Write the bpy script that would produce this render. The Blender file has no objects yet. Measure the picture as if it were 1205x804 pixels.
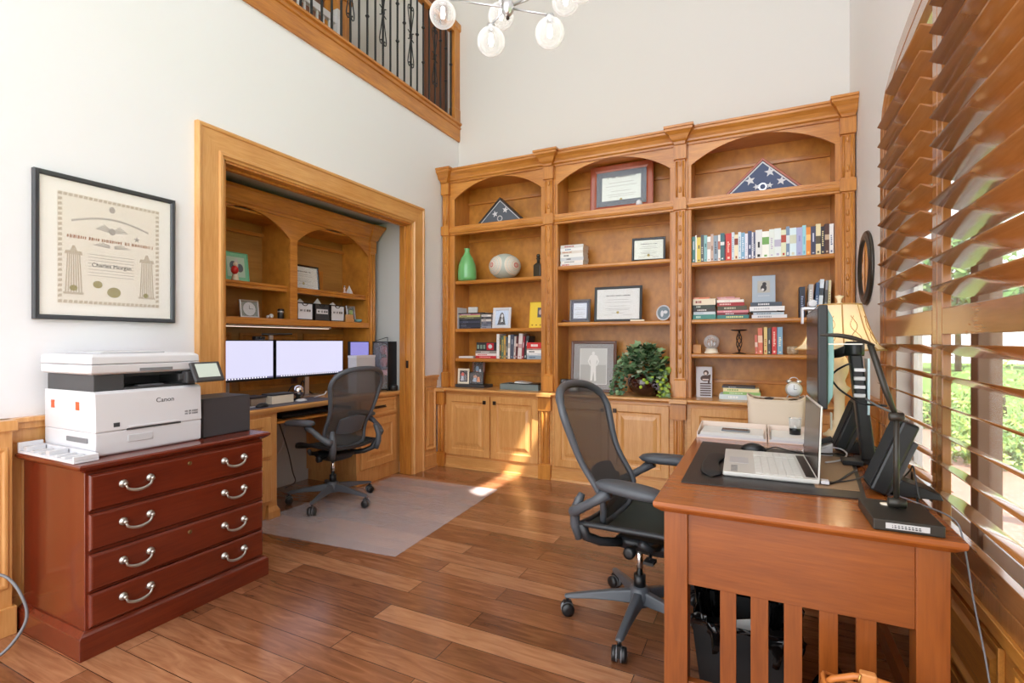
import bpy, bmesh, math, random
from mathutils import Vector, Matrix
random.seed(7)
PI = math.pi
SC = bpy.context.scene
COL = SC.collection
# ------------------------------------------------------------------ materials
def lin(c):
    return tuple((v/255/12.92) if v/255 <= 0.04045 else ((v/255+0.055)/1.055)**2.4 for v in c) + (1,)
_M = {}
def pm(name, rgb=(60, 56, 54), rough=.5, metal=0, spec=.5, emis=None, est=1, trans=0, coat=0, alpha=1):
    if name in _M: return _M[name]
    m = bpy.data.materials.new(name); m.use_nodes = True
    b = m.node_tree.nodes['Principled BSDF']
    b.inputs['Base Color'].default_value = lin(rgb)
    b.inputs['Roughness'].default_value = rough
    b.inputs['Metallic'].default_value = metal
    b.inputs['Specular IOR Level'].default_value = spec
    b.inputs['Coat Weight'].default_value = coat
    b.inputs['Transmission Weight'].default_value = trans
    b.inputs['Alpha'].default_value = alpha
    if emis: b.inputs['Emission Color'].default_value = lin(emis); b.inputs['Emission Strength'].default_value = est
    nt = m.node_tree
    if not emis and not trans and not (metal == 1 and rough < .05):          # faint procedural variation and micro bump
        n = nt.nodes.new('ShaderNodeTexNoise'); n.inputs['Scale'].default_value = 60
        tc = nt.nodes.new('ShaderNodeTexCoord'); nt.links.new(tc.outputs['Object'], n.inputs['Vector'])
        bp = nt.nodes.new('ShaderNodeBump'); bp.inputs['Strength'].default_value = .04; bp.inputs['Distance'].default_value = .002
        nt.links.new(n.outputs['Fac'], bp.inputs['Height']); nt.links.new(bp.outputs['Normal'], b.inputs['Normal'])
    _M[name] = m; return m
def wood(name, c1, c2, axis='z', rough=.32, sc=1.0, bump=.08, coat=.3, dark=None):
    key = name+axis
    if key in _M: return _M[key]
    m = bpy.data.materials.new(key); m.use_nodes = True
    nt = m.node_tree; b = nt.nodes['Principled BSDF']; L = nt.links.new
    tc = nt.nodes.new('ShaderNodeTexCoord'); mp = nt.nodes.new('ShaderNodeMapping')
    s = {'b': (2.2, 2.2, 1.6), 'x': (1.2, 14, 14), 'y': (14, 1.2, 14), 'z': (14, 14, 1.2)}[axis]
    mp.inputs['Scale'].default_value = tuple(v*sc for v in s)
    L(tc.outputs['Object'], mp.inputs['Vector'])
    n1 = nt.nodes.new('ShaderNodeTexNoise'); n1.inputs['Scale'].default_value = 1.6; n1.inputs['Detail'].default_value = 6; n1.inputs['Distortion'].default_value = .9
    L(mp.outputs[0], n1.inputs['Vector'])
    n2 = nt.nodes.new('ShaderNodeTexNoise'); n2.inputs['Scale'].default_value = 9; n2.inputs['Detail'].default_value = 3
    L(mp.outputs[0], n2.inputs['Vector'])
    n3 = nt.nodes.new('ShaderNodeTexNoise'); n3.inputs['Scale'].default_value = 2.2; n3.inputs['Detail'].default_value = 2
    L(tc.outputs['Object'], n3.inputs['Vector'])
    r = nt.nodes.new('ShaderNodeValToRGB'); r.color_ramp.elements[0].position = .28; r.color_ramp.elements[1].position = .72
    r.color_ramp.elements[0].color = lin(c1); r.color_ramp.elements[1].color = lin(c2)
    a = nt.nodes.new('ShaderNodeMath'); a.operation = 'MULTIPLY_ADD'; a.inputs[1].default_value = .30
    L(n2.outputs['Fac'], a.inputs[0])
    a2 = nt.nodes.new('ShaderNodeMath'); a2.operation = 'MULTIPLY_ADD'; a2.inputs[1].default_value = .40
    L(n1.outputs['Fac'], a2.inputs[0])
    a3 = nt.nodes.new('ShaderNodeMath'); a3.operation = 'MULTIPLY'; a3.inputs[1].default_value = .30
    L(n3.outputs['Fac'], a3.inputs[0]); L(a3.outputs[0], a2.inputs[2]); L(a2.outputs[0], a.inputs[2]); L(a.outputs[0], r.inputs[0])
    L(r.outputs[0], b.inputs['Base Color'])
    b.inputs['Roughness'].default_value = rough; b.inputs['Coat Weight'].default_value = coat; b.inputs['Coat Roughness'].default_value = .12
    bp = nt.nodes.new('ShaderNodeBump'); bp.inputs['Strength'].default_value = bump; bp.inputs['Distance'].default_value = .004
    L(n2.outputs['Fac'], bp.inputs['Height']); L(bp.outputs['Normal'], b.inputs['Normal'])
    _M[key] = m; return m
H1, H2 = (152, 84, 22), (220, 152, 68)
def HW(ax='z'): return wood('honey', H1, H2, ax)
def BW(ax='z'): return wood('burl_back', (148, 84, 18), (226, 158, 64), 'b', rough=.42, sc=1, coat=.12)
def LW(ax='z'): return wood('light_honey', (190, 128, 62), (228, 176, 112), ax)
def DW(ax='y'): return wood('desk_cherry', (112, 54, 14), (160, 88, 32), ax, rough=.34)
def MW(ax='y'): return wood('mahogany', (84, 28, 14), (116, 44, 22), ax, rough=.26, coat=.45)
def SW(ax='y'): return wood('shutter_wood', (140, 88, 42), (172, 114, 62), ax, rough=.25, coat=.7, bump=.02)

def floor_mat():
    m = bpy.data.materials.new('hardwood_floor'); m.use_nodes = True
    nt = m.node_tree; b = nt.nodes['Principled BSDF']; L = nt.links.new
    tc = nt.nodes.new('ShaderNodeTexCoord')
    br = nt.nodes.new('ShaderNodeTexBrick'); br.offset = .37; br.offset_frequency = 2
    br.inputs['Scale'].default_value = 1; br.inputs['Brick Width'].default_value = 1.15; br.inputs['Row Height'].default_value = .127
    br.inputs['Mortar Size'].default_value = .0016; br.inputs['Mortar Smooth'].default_value = .1; br.inputs['Bias'].default_value = 0
    br.inputs['Color1'].default_value = (0, 0, 0, 1); br.inputs['Color2'].default_value = (1, 1, 1, 1); br.inputs['Mortar'].default_value = (.5, .5, .5, 1)
    L(tc.outputs['Object'], br.inputs['Vector'])
    mp = nt.nodes.new('ShaderNodeMapping'); mp.inputs['Scale'].default_value = (1.6, 13, 1)
    ad = nt.nodes.new('ShaderNodeVectorMath'); ad.operation = 'MULTIPLY_ADD'; ad.inputs[1].default_value = (7, 5, 3)
    L(br.outputs['Color'], ad.inputs[0]); L(tc.outputs['Object'], ad.inputs[2]); L(ad.outputs[0], mp.inputs['Vector'])
    n = nt.nodes.new('ShaderNodeTexNoise'); n.inputs['Scale'].default_value = 2.2; n.inputs['Detail'].default_value = 7; n.inputs['Distortion'].default_value = 1.6
    L(mp.outputs[0], n.inputs['Vector'])
    r = nt.nodes.new('ShaderNodeValToRGB'); e = r.color_ramp.elements
    e[0].position = .25; e[0].color = lin((88, 52, 32)); e[1].position = .75; e[1].color = lin((180, 128, 92))
    x = e.new(.5); x.color = lin((138, 88, 58))
    mx = nt.nodes.new('ShaderNodeMath'); mx.operation = 'MULTIPLY_ADD'; mx.inputs[1].default_value = .34
    sb = nt.nodes.new('ShaderNodeMath'); sb.operation = 'MULTIPLY_ADD'; sb.inputs[1].default_value = .50; sb.inputs[2].default_value = .10
    L(n.outputs['Fac'], sb.inputs[0]); L(br.outputs['Color'], mx.inputs[0]); L(sb.outputs[0], mx.inputs[2]); L(mx.outputs[0], r.inputs[0])
    mc = nt.nodes.new('ShaderNodeMix'); mc.data_type = 'RGBA'; mc.inputs[7].default_value = lin((62, 34, 20))
    L(br.outputs['Fac'], mc.inputs[0]); L(r.outputs[0], mc.inputs[6]); L(mc.outputs[2], b.inputs['Base Color'])
    b.inputs['Roughness'].default_value = .22; b.inputs['Coat Weight'].default_value = .5; b.inputs['Coat Roughness'].default_value = .18
    n4 = nt.nodes.new('ShaderNodeTexNoise'); n4.inputs['Scale'].default_value = 9; n4.inputs['Detail'].default_value = 4
    L(tc.outputs['Object'], n4.inputs['Vector'])
    hm = nt.nodes.new('ShaderNodeMath'); hm.operation = 'MULTIPLY_ADD'; hm.inputs[1].default_value = -2.2
    L(br.outputs['Fac'], hm.inputs[0]); L(n4.outputs['Fac'], hm.inputs[2])
    bp = nt.nodes.new('ShaderNodeBump'); bp.inputs['Strength'].default_value = .35; bp.inputs['Distance'].default_value = .003
    L(hm.outputs[0], bp.inputs['Height']); L(bp.outputs['Normal'], b.inputs['Normal'])
    return m
def see_through(name, rgb, fac, rough=.5, grid=0, gloss=0):
    if name in _M: return _M[name]
    m = bpy.data.materials.new(name); m.use_nodes = True
    nt = m.node_tree; L = nt.links.new; b = nt.nodes['Principled BSDF']; o = nt.nodes['Material Output']
    b.inputs['Base Color'].default_value = lin(rgb); b.inputs['Roughness'].default_value = rough
    t = nt.nodes.new('ShaderNodeBsdfTransparent'); mx = nt.nodes.new('ShaderNodeMixShader'); mx.inputs[0].default_value = fac
    L(t.outputs[0], mx.inputs[1]); L(b.outputs[0], mx.inputs[2]); L(mx.outputs[0], o.inputs['Surface'])
    if gloss:
        lw = nt.nodes.new('ShaderNodeLayerWeight'); lw.inputs['Blend'].default_value = gloss
        ad = nt.nodes.new('ShaderNodeMath'); ad.operation = 'MULTIPLY_ADD'; ad.inputs[1].default_value = .9; ad.inputs[2].default_value = fac
        ad.use_clamp = True
        if grid:
            tc = nt.nodes.new('ShaderNodeTexCoord'); w = nt.nodes.new('ShaderNodeTexWave'); w.inputs['Scale'].default_value = grid
            w.bands_direction = 'X'
            sx = nt.nodes.new('ShaderNodeSeparateXYZ'); L(tc.outputs['Object'], sx.inputs[0])
            at = nt.nodes.new('ShaderNodeMath'); at.operation = 'ARCTAN2'; L(sx.outputs[0], at.inputs[0]); L(sx.outputs[1], at.inputs[1])
            cb = nt.nodes.new('ShaderNodeCombineXYZ'); L(at.outputs[0], cb.inputs[0]); L(cb.outputs[0], w.inputs['Vector'])
            m2 = nt.nodes.new('ShaderNodeMath'); m2.operation = 'MULTIPLY_ADD'; m2.inputs[1].default_value = .12; m2.inputs[2].default_value = fac
            L(w.outputs['Fac'], m2.inputs[0]); L(m2.outputs[0], ad.inputs[2])
        L(lw.outputs['Facing'], ad.inputs[0]); L(ad.outputs[0], mx.inputs[0])
    _M[name] = m; return m
def wall_mat(name, rgb):
    m = pm(name, rgb, .85, spec=.2); return m

# ------------------------------------------------------------------ mesh builder
def ident(u, d, w): return (u, d, w)
def faceY(y0):            # vertical plane facing -y : u -> x, depth d -> toward the room
    return lambda u, d, w: (u, y0-d, w)
def faceX(x0):            # facing +x : u -> y
    return lambda u, d, w: (x0+d, u, w)
def faceXn(x0):           # facing -x : u -> y
    return lambda u, d, w: (x0-d, u, w)
class MB:
    def __init__(s, f=ident): s.v = []; s.fc = []; s.mi = []; s.sm = []; s.f = f; s.m = 0; s.smooth = False
    def add(s, vs, fs):
        n = len(s.v); s.v += [s.f(*p) for p in vs]
        for q in fs: s.fc.append([n+i for i in q]); s.mi.append(s.m); s.sm.append(s.smooth)
        return s
    def box(s, a0, a1, b0, b1, c0, c1):
        return s.add([(a0,b0,c0),(a1,b0,c0),(a1,b1,c0),(a0,b1,c0),(a0,b0,c1),(a1,b0,c1),(a1,b1,c1),(a0,b1,c1)],
            [(0,3,2,1),(4,5,6,7),(0,1,5,4),(1,2,6,5),(2,3,7,6),(3,0,4,7)])
    def stack(s, levels, cap=True):    # levels: (z, x0, x1, y0, y1)
        vs = []; fs = []
        for z, x0, x1, y0, y1 in levels: vs += [(x0,y0,z),(x1,y0,z),(x1,y1,z),(x0,y1,z)]
        for i in range(len(levels)-1):
            a = i*4; b = a+4
            for k in range(4): fs.append((a+k, a+(k+1)%4, b+(k+1)%4, b+k))
        if cap: fs.append((0,3,2,1)); n = len(vs)-4; fs.append((n,n+1,n+2,n+3))
        return s.add(vs, fs)
    def loft(s, u0, u1, w0, w1, prof, cap=True, back=True):   # nested rectangles (inset, depth)
        vs = []; fs = []
        for i, d in prof: vs += [(u0+i,d,w0+i),(u1-i,d,w0+i),(u1-i,d,w1-i),(u0+i,d,w1-i)]
        for i in range(len(prof)-1):
            a = i*4; b = a+4
            for k in range(4): fs.append((a+k, a+(k+1)%4, b+(k+1)%4, b+k))
        if cap: n = len(vs)-4; fs.append((n,n+1,n+2,n+3))
        if back and cap: fs.append((0,3,2,1))
        if not cap:
            n = len(vs)-4
            for k in range(4): fs.append((n+k, n+(k+1)%4, (k+1)%4, k))
        return s.add(vs, fs)
    def prism(s, poly, a0, a1, ax='y'):   # poly in the other two coords (in order), extruded along ax
        def P(p, a):
            return {'x': (a, p[0], p[1]), 'y': (p[0], a, p[1]), 'z': (p[0], p[1], a)}[ax]
        n = len(poly); vs = [P(p, a0) for p in poly]+[P(p, a1) for p in poly]
        fs = [tuple(range(n)), tuple(range(2*n-1, n-1, -1))]+[(i, (i+1)%n, n+(i+1)%n, n+i) for i in range(n)]
        return s.add(vs, fs)
    def tube(s, pts, r, n=8, closed=False, cap=True):
        pts = [Vector(p) for p in pts]; N = len(pts); rs = r if isinstance(r, (list, tuple)) else [r]*N
        vs = []; fs = []; up = Vector((0, 0, 1)); prev = None
        for i, p in enumerate(pts):
            if closed: t = pts[(i+1) % N]-pts[i-1]
            else: t = pts[min(i+1, N-1)]-pts[max(i-1, 0)]
            if t.length < 1e-9: t = Vector((0, 0, 1))
            t.normalize()
            if prev is None:
                a = t.cross(up)
                if a.length < 1e-3: a = t.cross(Vector((1, 0, 0)))
            else: a = prev-t*prev.dot(t)
            if a.length < 1e-6: a = t.orthogonal()
            a.normalize(); prev = a; b = t.cross(a)
            for k in range(n):
                c, q = math.cos(2*PI*k/n), math.sin(2*PI*k/n); vs.append(tuple(p+(a*c+b*q)*rs[i]))
        M = N if closed else N-1
        for i in range(M):
            j = (i+1) % N
            for k in range(n): fs.append((i*n+k, i*n+(k+1) % n, j*n+(k+1) % n, j*n+k))
        if cap and not closed: fs.append(tuple(range(n-1, -1, -1))); fs.append(tuple((N-1)*n+k for k in range(n)))
        o = s.smooth; s.smooth = True; s.add(vs, fs); s.smooth = o; return s
    def lathe(s, prof, c=(0, 0, 0), n=24, ax='z', sx=1, sy=1):
        vs = []; fs = []
        for r, z in prof:
            for k in range(n):
                a = 2*PI*k/n; x, y = r*math.cos(a)*sx, r*math.sin(a)*sy
                p = {'z': (x, y, z), 'x': (z, x, y), 'y': (x, z, y)}[ax]
                vs.append((c[0]+p[0], c[1]+p[1], c[2]+p[2]))
        for i in range(len(prof)-1):
            for k in range(n): fs.append((i*n+k, i*n+(k+1) % n, (i+1)*n+(k+1) % n, (i+1)*n+k))
        flat = all(abs(q[1]-prof[0][1]) < 1e-7 for q in prof)
        if prof[0][0] > 1e-6 and not flat: fs.append(tuple(range(n-1, -1, -1)))
        if prof[-1][0] > 1e-6 and not flat: fs.append(tuple((len(prof)-1)*n+k for k in range(n)))
        o = s.smooth; s.smooth = True; s.add(vs, fs); s.smooth = o; return s
    def ball(s, c, r, n=14, sz=1, sx=1, sy=1):
        m = n//2
        return s.lathe([(max(r*math.sin(PI*i/m), 1e-7), -r*sz*math.cos(PI*i/m)) for i in range(m+1)], c, n, sx=sx, sy=sy)
    def grid(s, fn, nu, nv, closeu=False):
        vs = [fn(i/(nu if closeu else nu-1) if nu > 1 else 0, j/(nv-1)) for j in range(nv) for i in range(nu)]
        fs = []
        for j in range(nv-1):
            for i in range(nu if closeu else nu-1):
                k = (i+1) % nu; fs.append((j*nu+i, j*nu+k, (j+1)*nu+k, (j+1)*nu+i))
        o = s.smooth; s.smooth = True; s.add(vs, fs); s.smooth = o; return s
    def build(s, name, mats, parent=None, bevel=0, world=True, loc=None, solid=0, sub=0, seg=2):
        if not isinstance(mats, (list, tuple)): mats = [mats]
        me = bpy.data.meshes.new(name)
        off = Vector((0, 0, 0))
        if parent is not None and world:
            inv = wmat(parent).inverted(); vs = [inv @ Vector(p) for p in s.v]
        elif loc is not None: vs = [Vector(p)-Vector(loc) for p in s.v]
        else: vs = [Vector(p) for p in s.v]
        bm = bmesh.new(); bv = [bm.verts.new(p) for p in vs]
        for q, mi, sm in zip(s.fc, s.mi, s.sm):
            qq = []
            for i in q:
                if bv[i] not in qq: qq.append(bv[i])
            if len(qq) < 3: continue
            try: f = bm.faces.new(qq)
            except ValueError: continue
            f.material_index = mi; f.smooth = sm
        bmesh.ops.remove_doubles(bm, verts=bm.verts, dist=1e-6)
        bmesh.ops.recalc_face_normals(bm, faces=bm.faces)
        bm.to_mesh(me); bm.free()
        for m in mats: me.materials.append(m)
        o = bpy.data.objects.new(name, me); COL.objects.link(o)
        if parent is not None: o.parent = parent
        elif loc is not None: o.location = loc
        if solid:
            d = o.modifiers.new('s', 'SOLIDIFY'); d.thickness = solid; d.offset = 0
        if sub: d = o.modifiers.new('u', 'SUBSURF'); d.levels = sub; d.render_levels = sub
        if bevel:
            d = o.modifiers.new('b', 'BEVEL'); d.width = bevel; d.segments = seg; d.limit_method = 'ANGLE'; d.angle_limit = .6; d.harden_normals = False
        return o
def wmat(o):
    m = Matrix.LocRotScale(o.location, o.rotation_euler, None)
    return wmat(o.parent) @ m if o.parent else m
def thing(name, label, cat, loc=(0, 0, 0), rz=0, group=None):
    o = bpy.data.objects.new(name, None); COL.objects.link(o); o.empty_display_size = .05
    o.location = loc; o.rotation_euler = (0, 0, rz); o['label'] = label; o['category'] = cat
    if group: o['group'] = group
    return o
def tag(o, label, cat, group=None):
    o['label'] = label; o['category'] = cat
    if group: o['group'] = group
    return o
def struct(o): o['kind'] = 'structure'; return o
def text(name, body, size, mat, parent, M, extr=.0006, align='CENTER'):
    cu = bpy.data.curves.new(name, 'FONT'); cu.body = body; cu.size = size; cu.extrude = extr; cu.align_x = align; cu.align_y = 'CENTER'
    cu.resolution_u = 3
    t = bpy.data.objects.new('tmp', cu); COL.objects.link(t)
    me = bpy.data.meshes.new_from_object(t.evaluated_get(bpy.context.evaluated_depsgraph_get()))
    bpy.data.objects.remove(t)
    P = wmat(parent).inverted() if parent else Matrix()
    me.transform(P @ M); me.materials.clear(); me.materials.append(mat)
    o = bpy.data.objects.new(name, me); COL.objects.link(o); o.parent = parent; return o
def basis(o, ex, ey):       # matrix whose x axis is ex, y axis ey
    ex = Vector(ex).normalized(); ey = Vector(ey).normalized(); ez = ex.cross(ey)
    return Matrix(((ex.x, ey.x, ez.x, o[0]), (ex.y, ey.y, ez.y, o[1]), (ex.z, ey.z, ez.z, o[2]), (0, 0, 0, 1)))
def arc(c, r, a0, a1, n, z=None):
    return [(c[0]+r*math.cos(a0+(a1-a0)*i/n), c[1]+r*math.sin(a0+(a1-a0)*i/n)) for i in range(n+1)]

# common materials
white_wall = wall_mat('wall_paint_cool_white', (232, 233, 237))
beige_wall = wall_mat('wall_paint_warm_white', (216, 213, 208))
white = pm('white_plastic', (212, 212, 216), .35)
offwhite = pm('offwhite_plastic', (196, 196, 199), .4)
paper = pm('paper', (226, 225, 222), .7)
cream = pm('cream', (238, 226, 204), .6)
black = pm('black_plastic', (22, 23, 25), .38)
blackg = pm('black_gloss', (14, 15, 17), .12)
darkgrey = pm('dark_grey', (58, 60, 64), .45)
midgrey = pm('mid_grey', (120, 122, 126), .45)
silver = pm('silver', (205, 205, 208), .28, metal=.9)
chrome = pm('chrome', (225, 225, 225), .12, metal=1)
iron = pm('wrought_iron', (30, 32, 34), .42, metal=.3)
bronze = pm('bronze', (52, 38, 30), .35, metal=.5)
chair_fr = pm('chair_graphite', (78, 82, 88), .4)
chair_dk = pm('chair_dark', (38, 40, 43), .42)
glassy = see_through('pane_glass', (235, 240, 245), .03, .03, gloss=.12)
picglass = see_through('picture_glass', (240, 243, 246), .04, .04, gloss=.15)
# ------------------------------------------------------------------ room shell
XL, XR, YB, ZC, YF = -2.95, .62, 4.68, 6.0, -1.3
YO0, YO1, ZO = 1.99, 3.855, 2.365          # alcove opening
HF = 3.58                                   # upstairs hall floor
o = MB().box(-4.8, XR+.15, YF, YB+.12, -.12, 0).build('floor', floor_mat()); struct(o)
m = MB()
m.box(XL-.12, XL, YF, YO0, 0, HF-.16); m.box(XL-.12, XL, YO1, YB, 0, HF-.16); m.box(XL-.12, XL, YO0, YO1, ZO, HF-.16)
m.box(XL-.12, XL, YF, 1.2, HF-.16, ZC)
struct(m.build('wall_left', white_wall))
struct(MB().box(-4.8, XR+.15, YB, YB+.12, 0, ZC).build('wall_back', beige_wall))
struct(MB().box(-4.8, XR+.15, YF, YB+.12, ZC, ZC+.1).build('ceiling', wall_mat('ceiling_paint', (245, 245, 244))))
# alcove shell
AB, AE = -3.70, 3.875
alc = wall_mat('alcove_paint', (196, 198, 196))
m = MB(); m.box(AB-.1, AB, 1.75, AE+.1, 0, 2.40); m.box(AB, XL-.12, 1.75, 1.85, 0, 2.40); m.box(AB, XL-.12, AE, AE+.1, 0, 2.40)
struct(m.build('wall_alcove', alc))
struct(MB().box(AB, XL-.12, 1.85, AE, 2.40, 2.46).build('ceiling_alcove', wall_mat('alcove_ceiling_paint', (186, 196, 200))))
# right wall with arched window and an added unseen slot for the sun streak
WY0, WY1, WZ0 = .45, 3.36, .50
half = [(3.36, 2.30), (3.35, 2.40), (3.32, 2.48), (3.25, 2.545), (3.15, 2.59), (3.0, 2.63), (2.8, 2.66), (2.55, 2.685), (2.25, 2.70), (1.905, 2.705)]
ARCH = half + [(3.81-y, z) for y, z in reversed(half[:-1])]
def arch_z(y):
    y = max(y, 3.81-y)
    for (a, za), (b, zb) in zip(half, half[1:]):
        if b <= y <= a: return za+(zb-za)*(a-y)/(a-b)
    return 2.30
m = MB()
T0, T1 = XR, XR+.15
m.box(T0, T1, YF, YB, 0, WZ0); m.box(T0, T1, YF, WY0, WZ0, 3.0); m.box(T0, T1, WY1, YB, WZ0, 3.0)
for (a, za), (b, zb) in zip(ARCH, ARCH[1:]):
    m.prism([(a, za), (b, zb), (b, 3.0), (a, 3.0)], T0, T1, 'x')
m.box(T0, T1, YF, YB, 3.0, 5.33); m.box(T0, T1, YF, YB, 5.965, ZC); m.box(T0, T1, YF, 2.16, 5.33, 5.965); m.box(T0, T1, 3.08, YB, 5.33, 5.965)
struct(m.build('wall_right', wall_mat('wall_paint_right', (232, 230, 227))))
m = MB(faceXn(XR))  .loft(2.10, 3.14, 5.27, 5.98, [(0, 0), (0, .02), (.06, .02), (.06, 0)], cap=False)  # frame of the high slot added to pass the sun streak
struct(m.build('added_sun_window', white, bevel=.003))

# ---- trim around alcove opening
def casing(m, y0, y1, z1, w, x0, js):
    P = [(0, 0), (0, .030), (.010, .036), (.022, .034), (.026, .026), (.13*w/.17, .022), (.135*w/.17, .032), (.150*w/.17, .032), (.158*w/.17, .020), (w, .016), (w, 0)]
    # left leg, head, right leg (mitred), profile from outer (0) to inner (w)
    vs = []; n = len(P)
    for k, (i, d) in enumerate(P):
        vs += [(x0+d, y0+i, 0), (x0+d, y0+i, z1-i), (x0+d, y1-i, z1-i), (x0+d, y1-i, 0)]
    fs = []
    for k in range(n-1):
        a = 4*k; b = a+4
        for j in js: fs.append((a+j, a+j+1, b+j+1, b+j))
    m.add(vs, fs)
m = MB(); casing(m, YO0-.17, YO1+.17, ZO+.17, .175, XL, (0, 2))
struct(m.build('trim_1', LW('z')))
m = MB(); casing(m, YO0-.17, YO1+.17, ZO+.17, .175, XL, (1,))
struct(m.build('trim_8', LW('y')))
m = MB(); m.box(XL-.125, XL+.006, YO0, YO0+.02, 0, ZO); m.box(XL-.125, XL+.006, YO1-.02, YO1, 0, ZO); m.box(XL-.125, XL+.006, YO0, YO1, ZO-.02, ZO)
m.box(XL-.07, XL-.05, YO1-.035, YO1-.02, 0, ZO-.02); m.box(XL-.07, XL-.05, YO0+.02, YO0+.035, 0, ZO-.02); m.box(XL-.07, XL-.05, YO0, YO1, ZO-.035, ZO-.02)
struct(m.build('door_1', HW('z'), bevel=.002))
t = MB().box(XL-.045, XL-.02, YO1-.026, YO1-.0195, 1.0, 1.07).build('latch_plate', bronze, bpy.data.objects['door_1'])

# ---- wainscot
def wains(name, f, u0, u1, ztop, panels, mat, base=.13):
    m = MB(f); m.box(u0, u1, 0, .012, 0, ztop-.02)
    m.loft(u0, u1, 0, base, [(0, .0), (0, .024), (.0, .024)], cap=True)
    m.box(u0, u1, 0, .034, 0, .022)
    m.box(u0, u1, 0, .045, ztop-.02, ztop); m.box(u0, u1, 0, .03, ztop-.05, ztop-.02); m.box(u0, u1, 0, .018, ztop-.11, ztop-.05)
    for a, b, z0, z1 in panels:
        m.loft(a, b, z0, z1, [(0, .012), (0, .026), (.012, .026), (.02, .014), (.035, .014), (.055, .022)])
    return struct(m.build(name, mat, bevel=.002))
wains('trim_2', faceX(XL), YO1+.17, 4.25, .915, [(4.05, 4.22, .18, .80)], LW('z'))
wains('trim_3', faceX(XL), .2, YO0-.17, .915, [(.3, .95, .18, .80), (1.05, 1.75, .18, .80)], LW('z'))
m = MB(faceX(XL)); m.box(.85, 1.00, .012, .075, 0, .87); m.box(.84, 1.01, .01, .10, .87, .915); m.box(.84, 1.01, .01, .09, 0, .12)
m.loft(.87, .985, .2, .8, [(0, .075), (0, .082), (.012, .082), (.02, .076)])
struct(m.build('trim_4', LW('z'), bevel=.003))
wains('trim_5', faceXn(XR), WY1+.09, 4.25, .915, [(3.52, 4.15, .18, .80)], HW('z'))
m = MB(faceXn(XR)); m.box(-.5, WY1+.09, 0, .014, 0, .47); m.box(-.5, WY1+.09, 0, .03, 0, .12); m.box(-.5, WY1+.09, 0, .04, .43, .47)
for a in (-.4, .35, 1.1, 1.85, 2.6): m.loft(a, a+.66, .15, .40, [(0, .014), (0, .03), (.014, .03), (.03, .016), (.05, .016), (.07, .026)])
struct(m.build('trim_6', HW('y'), bevel=.002))
# white base return between alcove and bookcase is wood; nothing else

# ---- upstairs opening: fascia, posts, hall
m = MB()
prof = [(0, 3.415), (.018, 3.415), (.022, 3.44), (.022, 3.545), (.034, 3.55), (.034, 3.562), (.026, 3.57), (.026, 3.585), (.045, 3.592), (.045, 3.61), (0, 3.61)]
m.prism([(XL+d, z) for d, z in prof], 1.2, YB, 'y'); m.box(XL-.12, XL, 1.2, YB, 3.42, 3.605)
struct(m.build('trim_7', HW('y')))
struct(MB().box(-4.8, XL-.12, YF, YB, 3.42, 3.58).build('floor_hall', pm('hall_floor', (150, 105, 70), .5)))
struct(MB().box(-4.8, -4.7, YF, YB, 3.58, ZC).build('wall_hall', wall_mat('hall_paint', (200, 204, 176))))
hd = MB(faceX(-4.7)); hd.loft(3.55, 4.5, 3.58, 5.75, [(0, 0), (0, .03), (.09, .03), (.09, .0)], cap=False)
hd.box(3.64, 4.41, 0, .015, 3.58, 5.66)
struct(hd.build('door_2', wood('hall_door', (96, 52, 28), (128, 76, 44), 'z')))
hd = MB(faceY(YB)); hd.loft(-3.40, -3.09, 3.58, 5.6, [(0, 0), (0, .03), (.05, .03), (.06, .02)])
struct(hd.build('door_3', wood('hall_door', (96, 52, 28), (128, 76, 44), 'z')))
# newel / half post
m = MB().stack([(3.61, -3.0, -2.925, 4.57, YB), (3.75, -3.0, -2.925, 4.57, YB), (3.76, -2.995, -2.93, 4.575, YB), (4.6, -2.995, -2.93, 4.575, YB), (4.61, -3.01, -2.915, 4.56, YB), (4.68, -3.01, -2.915, 4.56, YB)])
tag(m.build('newel_post', HW('z'), loc=None, bevel=.003), 'orange wooden half post ending the upstairs railing at the back wall', 'post')
rl = thing('stair_railing', 'black wrought iron upstairs railing with scrolled balusters and wooden handrail', 'railing', (-2.96, 3.0, 3.61))
MB().prism([(-2.99, 4.56), (-2.93, 4.56), (-2.925, 4.59), (-2.94, 4.62), (-2.98, 4.62), (-2.995, 4.59)], 1.2, 4.565, 'y').build('handrail', HW('y'), rl)
ys = [4.545-.098*i for i in range(33)]
X0 = -2.96
for i, y in enumerate(ys):
    if y < 1.3: break
    m = MB(); m.box(X0-.0065, X0+.0065, y-.0065, y+.0065, 3.608, 4.565)
    k = i % 8
    def knuckle(z): m.lathe([(.004, -.014), (.012, -.012), (.019, 0), (.012, .012), (.004, .014)], (X0, y, z), 8)
    def scroll(zc, sgn):     # tapering teardrop pair ending in inward curls
        for s in (1, -1):
            P = [(.007, .03), (.014, .08), (.026, .15), (.040, .22), (.044, .25), (.038, .278), (.024, .288), (.012, .276), (.012, .258), (.022, .250), (.029, .258)]
            m.tube([(X0, y+s*a_, zc+sgn*b_) for a_, b_ in P], .0052, 6)
    if i % 4 == 3:
        zc = 4.13
        scroll(zc, -1); scroll(zc, 1)
        for dz in (-1, 1):
            for s in (-1, 1):
                m.tube([(X0, y+s*(.006+.018*(1-math.cos(u))), zc+dz*(.012+.030*math.sin(u*.5))) for u in [j*1.6*PI/8 for j in range(9)]], .0052, 6)
        m.box(X0-.011, X0+.011, y-.012, y+.012, zc-.02, zc+.02)
    elif k in (0, 6): knuckle(4.2)
    elif k in (1, 5): knuckle(4.32); knuckle(3.98)
    elif k == 7: knuckle(4.1)
    elif k == 2: knuckle(4.35)
    m.build('baluster', iron, rl)
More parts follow.
